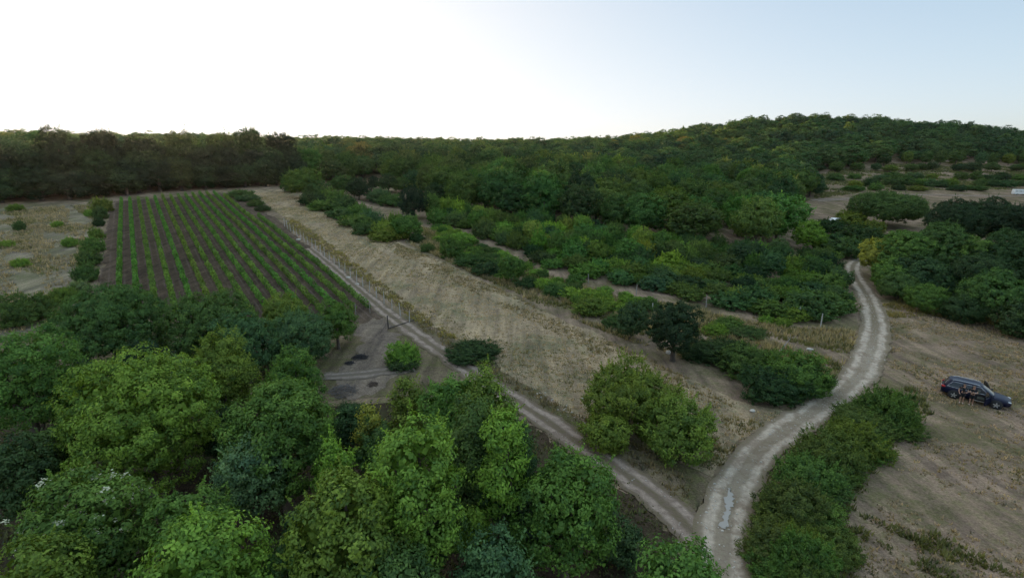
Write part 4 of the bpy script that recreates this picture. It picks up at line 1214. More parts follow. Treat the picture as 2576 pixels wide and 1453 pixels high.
# ------------------------------------------------------------------ abandoned vines of the overgrown strip
OVG = wpoly([(1100, 568), (1180, 606), (1300, 660), (1420, 708), (1560, 748), (1650, 765), (1610, 800), (1480, 778), (1340, 735), (1260, 703), (1150, 645), (1090, 590)])
ov = poisson(OVG, 2.1, 61)
for ri, r in enumerate(rows_of(ov, 20)):
    for kk, i in enumerate(r):
        x, y = ov[i]
        tn = prng.choice(['lime', 'green', 'lime', 'bright', 'mid'])
        put('bush%d' % prng.randrange(NBUSH), 'wild_vine', x, y, prng.uniform(.7, 1.4), prng.uniform(1.8, 3.4), tn,
            "%s low vine clump, %s from left in the overgrown strip's %s row" % (TW[tn], ORD[min(kk, 29)], names[min(ri, 11)]), 'vine', "wild vines of the overgrown strip")
for px, py, w, h, tn, lb in [(1835, 800, 60, 1.2, 'green', "green wild vine clump right of the darkest round tree"), (1880, 822, 70, 1.0, 'mid', "low wild vine above the bramble hedge left of the road"),
                             (1800, 815, 50, 1.1, 'lime', "light green wild vine nearest the darkest round tree's right side"), (1968, 800, 36, .9, 'lime', "light green vine sprig beside the leaning fence post"),
                             (1930, 795, 30, .8, 'lime', "small light vine sprig left of the leaning fence post"), (1470, 730, 60, 1.2, 'lime', "light green vine clump on the strip below the thicket")]:
    put_px('bush', 'wild_vine', px, py, w, h, tn, lb, 'vine', "wild vines of the overgrown strip")
print("wild vines", len(ov))

# ------------------------------------------------------------------ grass and weeds (uncountable)
def road_clear(x, y):
    ok = np.ones(len(x), bool)
    for C, m in ((ROADC, .55), (TRACKC, .45)):
        for q in C[::2]:
            ok &= (x - q[0]) ** 2 + (y - q[1]) ** 2 > (q[2] * m) ** 2
    return ok


def grass(name, label, poly, dens, hgt, wid, blades, col, seed, patch=(0.0, 1.0), psc=.35, kindtint=(.5, .22)):
    rng = np.random.RandomState(seed)
    P = np.array(poly); lo, hi = P.min(0), P.max(0)
    n = int((hi[0] - lo[0]) * (hi[1] - lo[1]) * dens)
    x, y = rng.uniform(lo[0], hi[0], n), rng.uniform(lo[1], hi[1], n)
    nz = (np.sin(x * psc + 1.7 * np.sin(y * psc * .7 + seed)) + np.sin(y * psc * 1.3 + 1.3 * np.sin(x * psc * .6)) + np.sin((x + y) * psc * 2.3 + seed)) / 6 + .5
    k = inpoly(x, y, poly) & road_clear(x, y) & (nz > patch[0] + rng.uniform(0, .2, n)) & (nz < patch[1])
    x, y, nz = x[k], y[k], nz[k]; n = len(x)
    hs = hgt * rng.uniform(.5, 1.4, n); ws = wid * rng.uniform(.7, 1.3, n)
    X, Y = np.repeat(x, blades), np.repeat(y, blades)
    m = n * blades
    an = rng.uniform(0, 6.283, m); r = np.repeat(ws, blades) * rng.uniform(.1, .8, m)
    bx, by = X + r * np.cos(an), Y + r * np.sin(an)
    bz = H(bx, by) + .0
    hh = np.repeat(hs, blades) * rng.uniform(.6, 1.2, m)
    lean = rng.uniform(.15, .7, m) * hh
    a2 = an + rng.normal(0, .8, m); bw = np.repeat(ws, blades) * .16 + .012
    p0 = np.stack([bx - bw * np.sin(a2), by + bw * np.cos(a2), bz], 1)
    p1 = np.stack([bx + bw * np.sin(a2), by - bw * np.cos(a2), bz], 1)
    p2 = np.stack([bx + lean * np.cos(a2), by + lean * np.sin(a2), bz + hh], 1)
    co = np.stack([p0, p1, p2], 1).reshape(-1, 3)
    ti = np.clip(np.repeat(rng.normal(kindtint[0], kindtint[1], n), blades) + rng.normal(0, .1, m), 0, 1)
    o = link(name, fastmesh(name, co, np.arange(3 * m).reshape(m, 3), [M_LEAF], attrs={'tint': ('FACE', ti)}))
    o.color = (*col, 1)
    tag(o, label, "grass", kind='stuff')
    return o


STRIPP = wpoly([(640, 486), (740, 482), (850, 524), (940, 574), (1010, 616), (1130, 669), (1260, 730), (1400, 797), (1560, 870), (1700, 938), (1850, 1010), (1985, 1040), (1790, 1190), (1580, 1110), (1430, 1030), (1300, 950), (1180, 875), (1070, 810), (1000, 762), (900, 683), (800, 610), (700, 537)])
grass("dry_grass", "short straw coloured grass on the mown field strip", STRIPP, 6, .15, .24, 5, (.38, .30, .20), 1, (.2, 1))
grass("field_weeds", "patches of short greenish weeds on the mown field strip", STRIPP, 4.5, .15, .28, 6, (.22, .205, .105), 2, (.45, 1), .22)
SB = wpoly([(1000, 612), (1130, 668), (1260, 728), (1400, 795), (1560, 868), (1700, 936), (1860, 1010), (1820, 1035), (1660, 965), (1520, 900), (1370, 825), (1230, 755), (1100, 690), (990, 640)])
grass("field_edge_grass", "rank brownish green grass along the right edge of the mown strip", SB, 8, .22, .3, 6, (.25, .21, .125), 37, (.3, 1), .5)
WEEDB = wpoly([(722, 566), (800, 622), (900, 695), (1000, 772), (1050, 812), (1110, 850), (1150, 852), (1060, 790), (990, 735), (900, 665), (810, 600), (735, 550)])
grass("yellow_weeds", "band of yellowish green weeds along the post fence", WEEDB, 8, .30, .3, 6, (.27, .245, .085), 3, (.25, 1), 1.1)
grass("fence_foot_grass", "grey-brown dead grass at the feet of the pale posts", WEEDB, 5, .3, .3, 6, (.22, .185, .13), 33, (.1, 1), 1.3)
BANK = wpoly([(1050, 815), (1180, 880), (1300, 955), (1430, 1032), (1600, 1120), (1760, 1210), (1700, 1290), (1500, 1140), (1330, 1020), (1180, 925), (1050, 840)])
grass("bank_grass", "rough dark weeds on the bank beside the dirt track", BANK, 8, .28, .3, 6, (.20, .17, .10), 4, (.3, 1))
TRI = wpoly([(1580, 1120), (1790, 1185), (1900, 1110), (1990, 1045), (1890, 1035), (1750, 1000), (1640, 1040)])
grass("slope_grass", "brownish rough grass on the slope between the thorny shrubs and the gravel road", TRI, 8, .25, .3, 6, (.21, .185, .10), 34, (.3, 1))
grass("slope_weeds", "dull green weeds on the slope between the thorny shrubs and the gravel road", TRI, 6, .2, .3, 6, (.13, .145, .06), 35, (.5, 1))
OVP = wpoly([(1060, 570), (1180, 612), (1300, 662), (1420, 708), (1560, 746), (1700, 768), (1800, 780), (1900, 800), (2000, 826), (2140, 830), (2170, 870), (2090, 960), (1900, 930), (1720, 900), (1560, 850), (1400, 785), (1260, 722), (1130, 660), (1020, 610)])
grass("tall_dry_grass", "tall pale dry grass between the hedge bushes and the thicket", OVP, 7, .55, .3, 7, (.31, .265, .165), 5, (.35, 1))
grass("rough_grass", "dull green rough grass on the overgrown strip", OVP, 7, .35, .3, 6, (.15, .155, .065), 6, (.25, .75))
MEAD = wpoly([(2215, 800), (2330, 770), (2576, 830), (2900, 880), (2900, 1500), (2250, 1560), (2120, 1500), (2200, 1300), (2330, 1050), (2280, 960), (2215, 900)])
grass("meadow_grass", "short trampled dry grass of the meadow around the parked car", MEAD, 6, .15, .26, 5, (.335, .262, .18), 7, (.3, 1))
grass("meadow_weeds", "scattered short green weeds on the meadow around the parked car", MEAD, 4, .13, .3, 5, (.19, .175, .085), 8, (.55, 1))
FS = wpoly([(2050, 500), (2045, 445), (2100, 428), (2250, 412), (2400, 408), (2700, 430), (2700, 475), (2300, 480), (2200, 478)])
grass("far_slope_grass", "dull green and straw grass on the far open slope", FS, 1.0, .7, .9, 8, (.135, .15, .07), 36, (.42, 1), .13)
WP = wpoly([(2120, 1250), (2230, 1260), (2340, 1330), (2470, 1400), (2600, 1440), (2600, 1520), (2150, 1520), (2120, 1400)])
grass("corner_weeds", "low green and brown weeds in the bottom right of the dry meadow", WP, 14, .25, .4, 8, (.12, .13, .05), 14, (.48, 1), .9)
HF = wpoly([(2300, 975), (2345, 1040), (2270, 1105), (2180, 1200), (2140, 1290), (2150, 1400), (2160, 1500), (1880, 1500), (1885, 1330), (1905, 1230), (1965, 1150), (2080, 1075), (2170, 1010)])
grass("hedge_foot_grass", "rough grass and weeds around the foot of the bramble hedge", HF, 9, .35, .35, 7, (.13, .14, .06), 15, (.15, 1), .8)
MEDGE = wpoly([(2215, 770), (2280, 745), (2380, 775), (2480, 790), (2700, 830), (2700, 860), (2480, 815), (2350, 795), (2240, 800)])
grass("meadow_edge_weeds", "yellowish tall grass along the foot of the right-hand trees", MEDGE, 8, .4, .3, 6, (.25, .215, .09), 9, (.2, 1))
LM = wpoly([(-300, 535), (240, 514), (236, 570), (205, 650), (190, 745), (120, 830), (-300, 860)])
grass("left_meadow_grass", "pale grey-brown dead grass with dark weeds on the left meadow", LM, 3.5, .4, .35, 6, (.31, .26, .175), 10, (.25, 1))
grass("left_meadow_weeds", "dull green weeds mixed in the left meadow", LM, 3, .35, .4, 6, (.15, .16, .065), 11, (.5, 1))
WOODF = wpoly([(-100, 840), (760, 860), (790, 1020), (960, 1030), (1060, 960), (1330, 1060), (1560, 1200), (1740, 1360), (1740, 1500), (0, 1500)])
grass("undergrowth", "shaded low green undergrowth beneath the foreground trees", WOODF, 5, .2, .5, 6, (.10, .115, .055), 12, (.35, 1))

# ------------------------------------------------------------------ stones, heaps, puddle, branch
M_STONE = simple("limestone", (0.46, 0.42, 0.37), 0.9, var=0.3, vscale=6)


def rockgeo(rng, r):
    ico = bpy.data.meshes.get("ico_tmp")
    if ico is None:
        import bmesh
        bm = bmesh.new(); bmesh.ops.create_icosphere(bm, subdivisions=2, radius=1)
        ico = bpy.data.meshes.new("ico_tmp"); bm.to_mesh(ico); bm.free()
    c = np.array([v.co[:] for v in ico.vertices]); f = np.array([p.vertices[:] for p in ico.polygons])
    d = unit(rng.normal(0, 1, (7, 3)))
    for k in d:
        h = rng.uniform(.55, .9)
        s = c @ k
        c = c - np.maximum(s - h, 0)[:, None] * k
    return c * r * np.array([rng.uniform(.8, 1.3), rng.uniform(.7, 1.1), rng.uniform(.5, .8)]), f


rng = np.random.RandomState(4)
for px, py, r, lb in [(751, 604, .42, "large white stone at the fence foot high up the strip's left edge"), (876, 699, .30, "white stone at the fence foot midway down the strip"),
                      (899, 716, .26, "greyish stone at the fence foot just below the white stone"), (2037, 880, .32, "white stone on the dry grass left of the gravel road"),
                      (1066, 806, .16, "small pale stone at the gate's end post"), (1683, 888, .34, "pale stump-like stone beneath the darkest round tree"),
                      (1893, 1035, .28, "pale stone at the left side of the gravel road"), (2101, 1037, .2, "small stone on the left lip of the gravel road")]:
    c, f = rockgeo(rng, r)
    o = link("stone", fastmesh("stone", c, f, [M_STONE])); p = gp(px, py)
    o.location = (p[0], p[1], p[2] + r * .25); tag(o, lb, "stone", "loose white stones")
# rubble on the bank and gravel on the road
parts = []
BL = np.array([gp(*q)[:2] for q in [(1335, 985), (1375, 1005), (1420, 1025), (1460, 1060), (1500, 1075), (1560, 1100)]])
for q in resample(BL, 70):
    c, f = rockgeo(rng, rng.uniform(.03, .10)); q = q + rng.normal(0, .9, 2)
    parts.append((c + [q[0], q[1], float(H(*q)) + .05], f))
tag(link("bank_rubble", fastmesh("bank_rubble", *merge(parts), [M_STONE])), "scattered white rubble on the bank above the lower dirt track", "rubble", kind='stuff')
parts = []
for C, n, rr in ((ROADC, 900, (.02, .055)), (TRACKC, 100, (.02, .04))):
    for k in range(n):
        q = C[rng.randint(len(C) * 2 // 3)]
        a_ = rng.uniform(-1, 1); a_ = np.sign(a_) * abs(a_) ** .6
        o_ = rng.uniform(0, 6.28)
        x, y = q[0] + a_ * q[2] * .56 * math.cos(o_), q[1] + a_ * q[2] * .56 * math.sin(o_)
        c, f = rockgeo(rng, rng.uniform(*rr) * (1.6 if rng.rand() < .06 else 1))
        parts.append((c + [x, y, float(H(x, y)) + .11], f))
tag(link("road_stones", fastmesh("road_stones", *merge(parts), [M_STONE])), "loose pale stones strewn over the gravel road", "gravel", kind='stuff')

m, n, l, out = newmat("wet_mud")
b = n.new("ShaderNodeBsdfPrincipled"); b.inputs['Base Color'].default_value = (.33, .305, .275, 1); b.inputs['Roughness'].default_value = .5; b.inputs['Specular IOR Level'].default_value = .3
l.new(b.outputs[0], out.inputs[0])
ribbon("puddle", [(1838, 1232, .30), (1837, 1245, .42), (1835, 1262, .46), (1831, 1282, .40), (1829, 1300, .30), (1827, 1320, .34), (1825, 1335, .24)], m, .135, .13, step=.16, nac=7)
for px, py, r_, hh, lb in [(905, 900, .75, .3, "dark charred brush heap on the dirt clearing"), (880, 914, .45, .15, "smaller dark heap left of the charred brush heap"),
                       (938, 968, .5, .18, "low brown brush pile at the side track's edge"), (862, 985, 1.2, .5, "large grey pile of dead brush below the side track")]:
    p = gp(px, py); parts = []
    for k in range(170):
        a_ = rng.uniform(0, 6.28); q = rng.uniform(0, 1) ** .6 * r_; L = rng.uniform(.3, .9) * min(1, r_)
        c0 = np.array([q * math.cos(a_), q * math.sin(a_), hh * (1 - (q / r_) ** 2) * rng.uniform(.2, 1) + .03])
        dd = unit(np.array([rng.normal(), rng.normal(), rng.normal(0, .3)])) * L / 2
        parts.append(tube([c0 - dd, c0 + rng.normal(0, .03, 3), c0 + dd], [.012, .02, .01], 4))
    mm = simple("charred_brush", (.035, .032, .035), .9) if 'dark' in lb else simple("dead_brush", (.13, .115, .11) if 'grey' in lb else (.09, .065, .05), .9)
    o = link("brush_pile", fastmesh("brush_pile", *merge(parts), [mm])); o.location = p
    tag(o, lb, "brush pile", "heaps by the clearing")
# grey dead branch on the slope left of the road
p = gp(1955, 900); parts = []
e = (gp(1985, 862) - gp(1925, 925)); e[2] = .2
mn = np.array([-.5 * e, -.1 * e + [0, 0, .25], .25 * e + [0, 0, .35], .55 * e + [0, 0, .5]])
parts.append(tube(mn, [.07, .06, .045, .02], 6))
for k in range(12):
    s = rng.uniform(0.1, 1); i0 = mn[0] + (mn[-1] - mn[0]) * s + [0, 0, .2]
    dd = unit(e + rng.normal(0, 1.5, 3)) * rng.uniform(.5, 1.3)
    parts.append(tube([i0, i0 + dd * .5 + rng.normal(0, .06, 3), i0 + dd], [.03, .02, .008], 4))
o = link("dead_branch", fastmesh("dead_branch", *merge(parts), [simple("grey_deadwood", (.22, .205, .19), .9, var=.2)])); o.location = p + np.array([0, 0, .1])
tag(o, "grey fallen branch lying on the dry slope left of the gravel road", "branch")
# grey sheet panel among the bushes up the hill
p = gp(890, 492)
root = empty("metal_panel", p, R_(20))
tag(root, "small grey upright panel among the hedge bushes near the pale path", "panel")
c, f = boxco(-.9, .9, -.03, .03, .25, 1.75); link("sheet", fastmesh("sheet", c, f, [simple("grey_sheet", (.26, .27, .29), .5, .2, var=.15)]), None, root)
for sx in (-.8, .8):
    q = link("leg", fastmesh("leg", *tube([[sx, .06, -.1], [sx, .06, 1], [sx, .06, 1.7]], [.04] * 3, 6), [M_POST]), None, root)
# dead pale trunk in the wood
p, t = G(1587, 386, 9.5)
root = empty("dead_tree", (p[0], p[1], float(H(p[0], p[1]))))
tag(root, "bare pale dead trunk standing up out of the wood", "tree")
link("trunk", fastmesh("trunk", *tube([[0, 0, -.2], [.1, 0, 4], [0, .1, 9.5]], [.32, .26, .10], 8), [M_PALEBARK]), None, root)
parts = [tube([[0, 0, z], [math.cos(z * 9) * .7, math.sin(z * 9) * .7, z + .3], [math.cos(z * 9) * 1.5, math.sin(z * 9) * 1.5, z + .4]], [.06, .04, .015], 5) for z in np.arange(4.5, 9, .6)]
link("branches", fastmesh("branches", *merge(parts), [M_PALEBARK]), None, root)['kind'] = 'stuff'
# conifers on the hill's left shoulder
LIB['spruce'] = crown_mesh('spruce_mesh', 990, 1.7, 9.0, 0.6, 0.55, 0.55, 16, nl=12, lobe_r=.5, flat=.8, conic=.93, sprig=.5, skirt=-.95)
for k, (px, hh) in enumerate([(1632, 11), (1650, 13), (1668, 11), (1694, 14), (1706, 13), (1720, 15), (1784, 12)]):
    dx, dy = (px - 1288) / 1288.0, 1.05
    tt = np.arange(250, 620, 2.0) / math.hypot(dx, dy)
    b_ = np.argmax((H(dx * tt, dy * tt) - CAMH) / tt)
    put('spruce', 'spruce_tree', dx * tt[b_], dy * tt[b_], hh, 6.5, 'mid', "%s pointed conifer from the left on the round hill's left skyline" % ORD[k], 'tree', "conifers on the hill's shoulder")

# ------------------------------------------------------------------ vehicles
M_PAINT = simple("navy_paint", (0.005, 0.007, 0.026), 0.33, 0.0, 0.28, coat=0.0)
M_WHITE = simple("white_paint", (0.75, 0.75, 0.74), 0.35, 0, .5, coat=.5)
M_GLASS = simple("dark_glass", (0.012, 0.014, 0.016), 0.06, 0, 0.8)
M_TYRE = simple("rubber", (0.02, 0.02, 0.021), 0.85)
M_ALLOY = simple("alloy", (0.62, 0.62, 0.63), 0.35, 0.7)
M_CHROME = simple("bright_trim", (0.68, 0.69, 0.72), 0.25, 0.8)
M_RED = simple("red_lamp", (0.45, 0.012, 0.015), 0.2, 0, .6)
M_LAMP = simple("clear_lamp", (0.72, 0.75, 0.78), 0.15, 0, .7)
M_DARK = simple("dark_plastic_and_shade", (0.018, 0.018, 0.02), 0.7)  # trim plastic, also the sheets painted as shade in the door openings
M_SEAT = simple("grey_seat", (0.12, 0.13, 0.11), 0.8)


def loft(rings, cap=True):
    rings = np.asarray(rings, float); n, k = rings.shape[:2]
    co = rings.reshape(-1, 3)
    i, j = np.meshgrid(np.arange(k), np.arange(n - 1))
    a = (j * k + i).ravel(); b = (j * k + (i + 1) % k).ravel()
    f = np.stack([a, b, b + k, a + k], 1)
    if cap:
        c0, c1 = rings[0].mean(0), rings[-1].mean(0)
        co = np.concatenate([co, [c0, c1]]); m = n * k
        e0 = np.array([[(q + 1) % k, q, m, m] for q in range(k)])[:, [0, 1, 2]]
        e1 = np.array([[(n - 1) * k + q, (n - 1) * k + (q + 1) % k, m + 1] for q in range(k)])
        return co, f, np.concatenate([e0, e1])
    return co, f, None


def mixmesh(name, co, quads, tris, mat, smooth=True):
    me = bpy.data.meshes.new(name)
    fs = [tuple(int(i) for i in q) for q in quads] + ([tuple(int(i) for i in t) for t in tris] if tris is not None else [])
    me.from_pydata([tuple(map(float, c)) for c in co], [], fs)
    me.materials.append(mat)
    import bmesh
    bm = bmesh.new(); bm.from_mesh(me); bmesh.ops.recalc_face_normals(bm, faces=bm.faces); bm.to_mesh(me); bm.free()
    if smooth: me.polygons.foreach_set('use_smooth', np.ones(len(me.polygons), bool))
    me.update()
    return me


def part(name, parent, geo, mat, smooth=True):
    co, q = geo[0], geo[1]; t = geo[2] if len(geo) > 2 else None
    return link(name, mixmesh(name, co, q, t, mat, smooth), None, parent)


def bevel(o, w=.02, seg=2):
    m = o.modifiers.new("bevel", 'BEVEL'); m.width = w; m.segments = seg; m.limit_method = 'ANGLE'
    return o


def lathe(prof, axis_y, sx, sz, k=28):
    """profile of (radius, y) revolved about the y axis"""
    an = np.linspace(0, 2 * np.pi, k, endpoint=False)
    return loft([np.stack([sx + r * np.cos(an), np.full(k, axis_y + y), sz + r * np.sin(an)], 1) for r, y in prof])


def wheel(root, x, y, side, r=.37, w=.24):
    o = part("wheel", root, lathe([(r * .62, -w / 2), (r * .93, -w / 2), (r, -w * .32), (r, w * .32), (r * .93, w / 2), (r * .62, w / 2)], y, x, r), M_TYRE)
    yo = y + side * w * .40
    sp_g = [lathe([(r * .70, -.012), (r * .70, .02 * 1), (r * .60, .02), (r * .58, -.012)], yo, x, r)]
    parts = [(sp_g[0][0], sp_g[0][1])]
    for k in range(5):
        a = k * 2 * math.pi / 5 + .3
        ca, sa = math.cos(a), math.sin(a)
        pts = []
        for rr, hw in ((.06 * r, .16 * r), (.64 * r, .10 * r)):
            for s_ in (-1, 1):
                for yy in (-.02, .03):
                    pts.append([x + rr * ca - s_ * hw * sa, yo + side * yy, r + rr * sa + s_ * hw * ca])
        parts.append((np.array(pts), np.array([[0, 1, 3, 2], [4, 6, 7, 5], [0, 4, 5, 1], [2, 3, 7, 6], [1, 5, 7, 3], [0, 2, 6, 4]])))
    rim = part("rim", o, merge(parts), M_ALLOY, False)
    return o


def estate_car(loc, rz, pitch=0.0):
    root = empty("parked_car", loc, rz)
    root.rotation_euler = (0, pitch, rz)
    # lower body
    X = [-2.44, -2.36, -2.15, -1.6, -0.8, 0.0, 0.8, 1.35, 1.9, 2.2, 2.38, 2.46]
    Wd = [.66, .80, .89, .94, .95, .95, .95, .945, .92, .86, .76, .60]
    ZB = [.52, .40, .32, .27, .25, .25, .25, .27, .30, .32, .36, .46]
    ZT = [.92, 1.0, 1.05, 1.06, 1.04, 1.02, 1.00, .98, .92, .85, .77, .68]
    rings = []
    for x, w, zb, zt in zip(X, Wd, ZB, ZT):
        m = zb + .55 * (zt - zb)
        half = [(0, zb), (.80 * w, zb), (.965 * w, zb + .10), (w, m - .08), (w * 1.0, m + .04), (.975 * w, zt - .07), (.92 * w, zt - .005), (.55 * w, zt + .035), (0, zt + .05)]
        ring = half + [(-a, b) for a, b in half[-2:0:-1]]
        rings.append([(x, a, b) for a, b in ring])
    part("body", root, loft(rings), M_PAINT)
    # cabin
    xf = lambda t: 1.32 - 1.02 * t ** 1.08
    xr = lambda t: -2.36 + 0.36 * t ** 1.6
    hb = lambda t: .885 - .245 * t ** 1.5
    zz = lambda t: 1.0 + .68 * t
    N5 = 5.0

    def ring(t, k=56, off=0.0):
        a0, a1 = xr(t) - off, xf(t) + off
        c, a, b = (a0 + a1) / 2, (a1 - a0) / 2, hb(t) + off
        an = np.linspace(0, 2 * np.pi, k, endpoint=False)
        cs, sn = np.cos(an), np.sin(an)
        return np.stack([c + a * np.sign(cs) * np.abs(cs) ** (2 / N5), b * np.sign(sn) * np.abs(sn) ** (2 / N5), np.full(k, zz(t))], 1)
    rr = [ring(t) for t in (0, .2, .4, .6, .8, .92)]
    top = ring(.985); rr.append(top)
    cen = top.mean(0)
    q = cen + (top - cen) * .9; q[:, 2] += .035; rr.append(q)
    q = cen + (top - cen) * .45; q[:, 2] += .06; rr.append(q)
    part("cabin", root, loft(rr), M_PAINT)
    ys = lambda x, t, s, off: s * (hb(t) + off) * (1 - min(.999, abs((x - (xr(t) + xf(t)) / 2) / ((xf(t) - xr(t)) / 2))) ** N5) ** (1 / N5)

    def sidepatch(x0b, x0t, x1b, x1t, t0, t1, s, off=.006, nx=14, nt=5):
        g = []
        for t in np.linspace(t0, t1, nt):
            k = (t - t0) / (t1 - t0)
            for x in np.linspace(x0b + (x0t - x0b) * k, x1b + (x1t - x1b) * k, nx):
                g.append((x, ys(x, t, s, off), zz(t)))
        i, j = np.meshgrid(np.arange(nx - 1), np.arange(nt - 1)); a = (j * nx + i).ravel()
        return np.array(g), np.stack([a, a + 1, a + nx + 1, a + nx], 1)

    def endpatch(front, yb, yt, t0, t1, off=.006, ny=12, nt=5):
        g = []
        for t in np.linspace(t0, t1, nt):
            k = (t - t0) / (t1 - t0); w = yb + (yt - yb) * k
            for y in np.linspace(-w, w, ny):
                c, a = (xr(t) + xf(t)) / 2, (xf(t) - xr(t)) / 2
                d = a * (1 - min(.999, abs(y / hb(t))) ** N5) ** (1 / N5) + off
                g.append((c + d if front else c - d, y, zz(t)))
        i, j = np.meshgrid(np.arange(ny - 1), np.arange(nt - 1)); a = (j * ny + i).ravel()
        return np.array(g), np.stack([a, a + 1, a + ny + 1, a + ny], 1)
    part("windscreen", root, endpatch(True, .80, .56, .10, .90), M_GLASS)
    part("rear_window", root, endpatch(False, .74, .56, .28, .90), M_GLASS)
    for s in (1, -1):
        part("side_window", root, sidepatch(-1.98, -1.62, -1.02, -1.02, .16, .78, s), M_GLASS)
        part("side_window", root, sidepatch(-.96, -.96, -.10, -.10, .14, .80, s), M_GLASS)
        if s == 1:
            part("door_gap_shade", root, sidepatch(.02, .02, .98, .30, .0, .82, s, .004), M_DARK)  # dark sheet stands for the shaded cabin behind the open door
        o1, o2 = sidepatch(-2.03, -1.70, .90, .26, .11, .84, s, .012, 20, 2)
        g = o1.reshape(2, 20, 3)
        loop = np.concatenate([g[0], g[1][::-1], g[0][:1]])
        part("window_trim", root, tube(loop, np.full(len(loop), .016), 5), M_CHROME)
        rl = np.array([[x, s * (.575 + (.02 if abs(x) < 1.4 else 0)), 1.735 + .02 * math.sin((x + 1.75) / 1.95 * math.pi)] for x in np.linspace(-1.75, .2, 12)])
        rl[0, 2] -= .06; rl[-1, 2] -= .06
        part("roof_rail", root, tube(rl, np.full(12, .024), 6), M_CHROME)
        for wx in (-1.44, 1.50):
            part("wheel_arch", root, lathe([(.20, -.006), (.44, -.006), (.45, .004), (.30, .006)], s * .951, wx, .40), M_DARK)
            wheel(root, wx, s * .865, s)
        lampr = []
        c0 = np.array([2.24, s * .70, .775])
        an = np.linspace(0, 2 * np.pi, 14, endpoint=False)
        for k, (m, z) in enumerate(((1.0, 0.0), (.85, .035), (.4, .05))):
            lampr.append(np.stack([c0[0] + m * (-.20 * np.cos(an)) + z * .8, c0[1] + s * (m * .13 * np.cos(an)) + s * z, c0[2] + m * .085 * np.sin(an) + z * .3], 1))
        part("headlight", root, loft(lampr), M_LAMP)
        lampr = []
        c0 = np.array([-2.31, s * .77, .97])
        for m, z in ((1.0, 0.0), (.85, .035), (.4, .05)):
            lampr.append(np.stack([c0[0] + m * (.17 * np.cos(an)) - z, c0[1] + s * (m * .10 * np.cos(an)) + s * z, c0[2] + m * .11 * np.sin(an) + z * .3], 1))
        part("tail_light", root, loft(lampr), M_RED)
        mr = loft([np.stack([.95 + .10 * m * np.cos(an), np.full(14, s * (.97 + d)), 1.10 + .075 * m * np.sin(an)], 1) for m, d in ((.3, -.05), (1, .0), (1, .10), (.7, .15))])
        # front doors swung open
        hinge = np.array([1.02, s * .93, 0.0])
        ang = R_(62) if s == 1 else R_(70)
        dr = empty("front_door", hinge); dr.parent = root
        dr.rotation_euler = (0, 0, -s * ang)
        c, f = boxco(-1.0, 0, -.05, .05, .36, 1.02)
        bevel(link("door_panel", mixmesh("door_panel", c, f, None, M_PAINT, False), None, dr), .03)
        fr = np.array([[-1.0, 0, 1.02], [-.95, -s * .13, 1.50], [-.72, -s * .17, 1.62], [-.42, -s * .14, 1.52], [-.03, -s * .0, 1.02]])
        link("door_frame", mixmesh("door_frame", *tube(fr, np.full(5, .026), 6), None, M_PAINT), None, dr)
        gco = np.array([[-.97, 0, 1.02], [-.93, -s * .12, 1.48], [-.71, -s * .155, 1.59], [-.44, -s * .13, 1.50], [-.06, 0, 1.02]])
        nrm = np.array([0, .006, 0])
        gg = np.concatenate([gco - nrm, gco + nrm])
        gf = [(0, 1, 2, 3), (0, 3, 4, 4), (5, 8, 7, 6), (5, 9, 8, 8)]
        me = bpy.data.meshes.new("door_glass"); me.from_pydata([tuple(v) for v in gg], [], [(0, 1, 2, 3, 4), (9, 8, 7, 6, 5)] + [(i, (i + 1) % 5, (i + 1) % 5 + 5, i + 5) for i in range(5)])
        me.materials.append(M_GLASS); link("door_glass", me, None, dr)
        link("mirror", mixmesh("mirror", *loft([np.stack([-.10 + .07 * m * np.cos(an), np.full(14, s * d), 1.08 + .07 * m * np.sin(an)], 1) for m, d in ((.3, .03), (1, .08), (1, .18), (.7, .24))]), M_PAINT), None, dr)
    # near side opening: dark sheets painted as the shaded interior, with a grey seat
    part("door_gap_shade", root, sidepatch(.02, .02, .98, .30, .0, .84, -1, .004), M_DARK)
    c, f = boxco(.02, .98, -.962, -.945, .42, 1.0); part("sill_gap_shade", root, (c, f), M_DARK, False)
    c, f = boxco(.15, .65, -.975, -.93, .55, .80); bevel(part("seat", root, (c, f), M_SEAT, False), .03)
    c, f = boxco(.10, .26, -.945, -.88, .78, 1.38); bevel(part("seat_back", root, (c, f), M_SEAT, False), .03)
    c, f = boxco(.0, 1.0, -.985, -.93, .34, .40); part("door_sill", root, (c, f), M_ALLOY, False)
    c, f = boxco(2.40, 2.475, -.42, .42, .52, .70); bevel(part("grille", root, (c, f), M_DARK, False), .01)
    c, f = boxco(-2.47, -2.42, -.26, .26, .72, .84); part("number_plate", root, (c, f), M_WHITE, False)
    c, f = boxco(-2.45, -2.2, -.72, .72, .34, .46); bevel(part("rear_bumper_trim", root, (c, f), M_DARK, False), .02)
    return root


pr, pf = gp(2393, 1001), gp(2505, 1029)
mid = (pr + pf) / 2
dv = (pf - pr)[:2]; rz = math.atan2(dv[1], dv[0])
hd = np.array([math.cos(rz), math.sin(rz)])
cen = mid[:2] + np.array([-hd[1], hd[0]]) * .88
zc = float(H(*cen)); zf = float(H(*(cen + hd * 1.45))); zr = float(H(*(cen - hd * 1.45)))
carr = estate_car((cen[0], cen[1], (zf + zr) / 2 + .02), rz, -math.atan2(zf - zr, 2.9))
carr.scale = (.93, .93, .93)
tag(carr, "dark navy blue estate car with front doors open, parked on the dry meadow", "car")


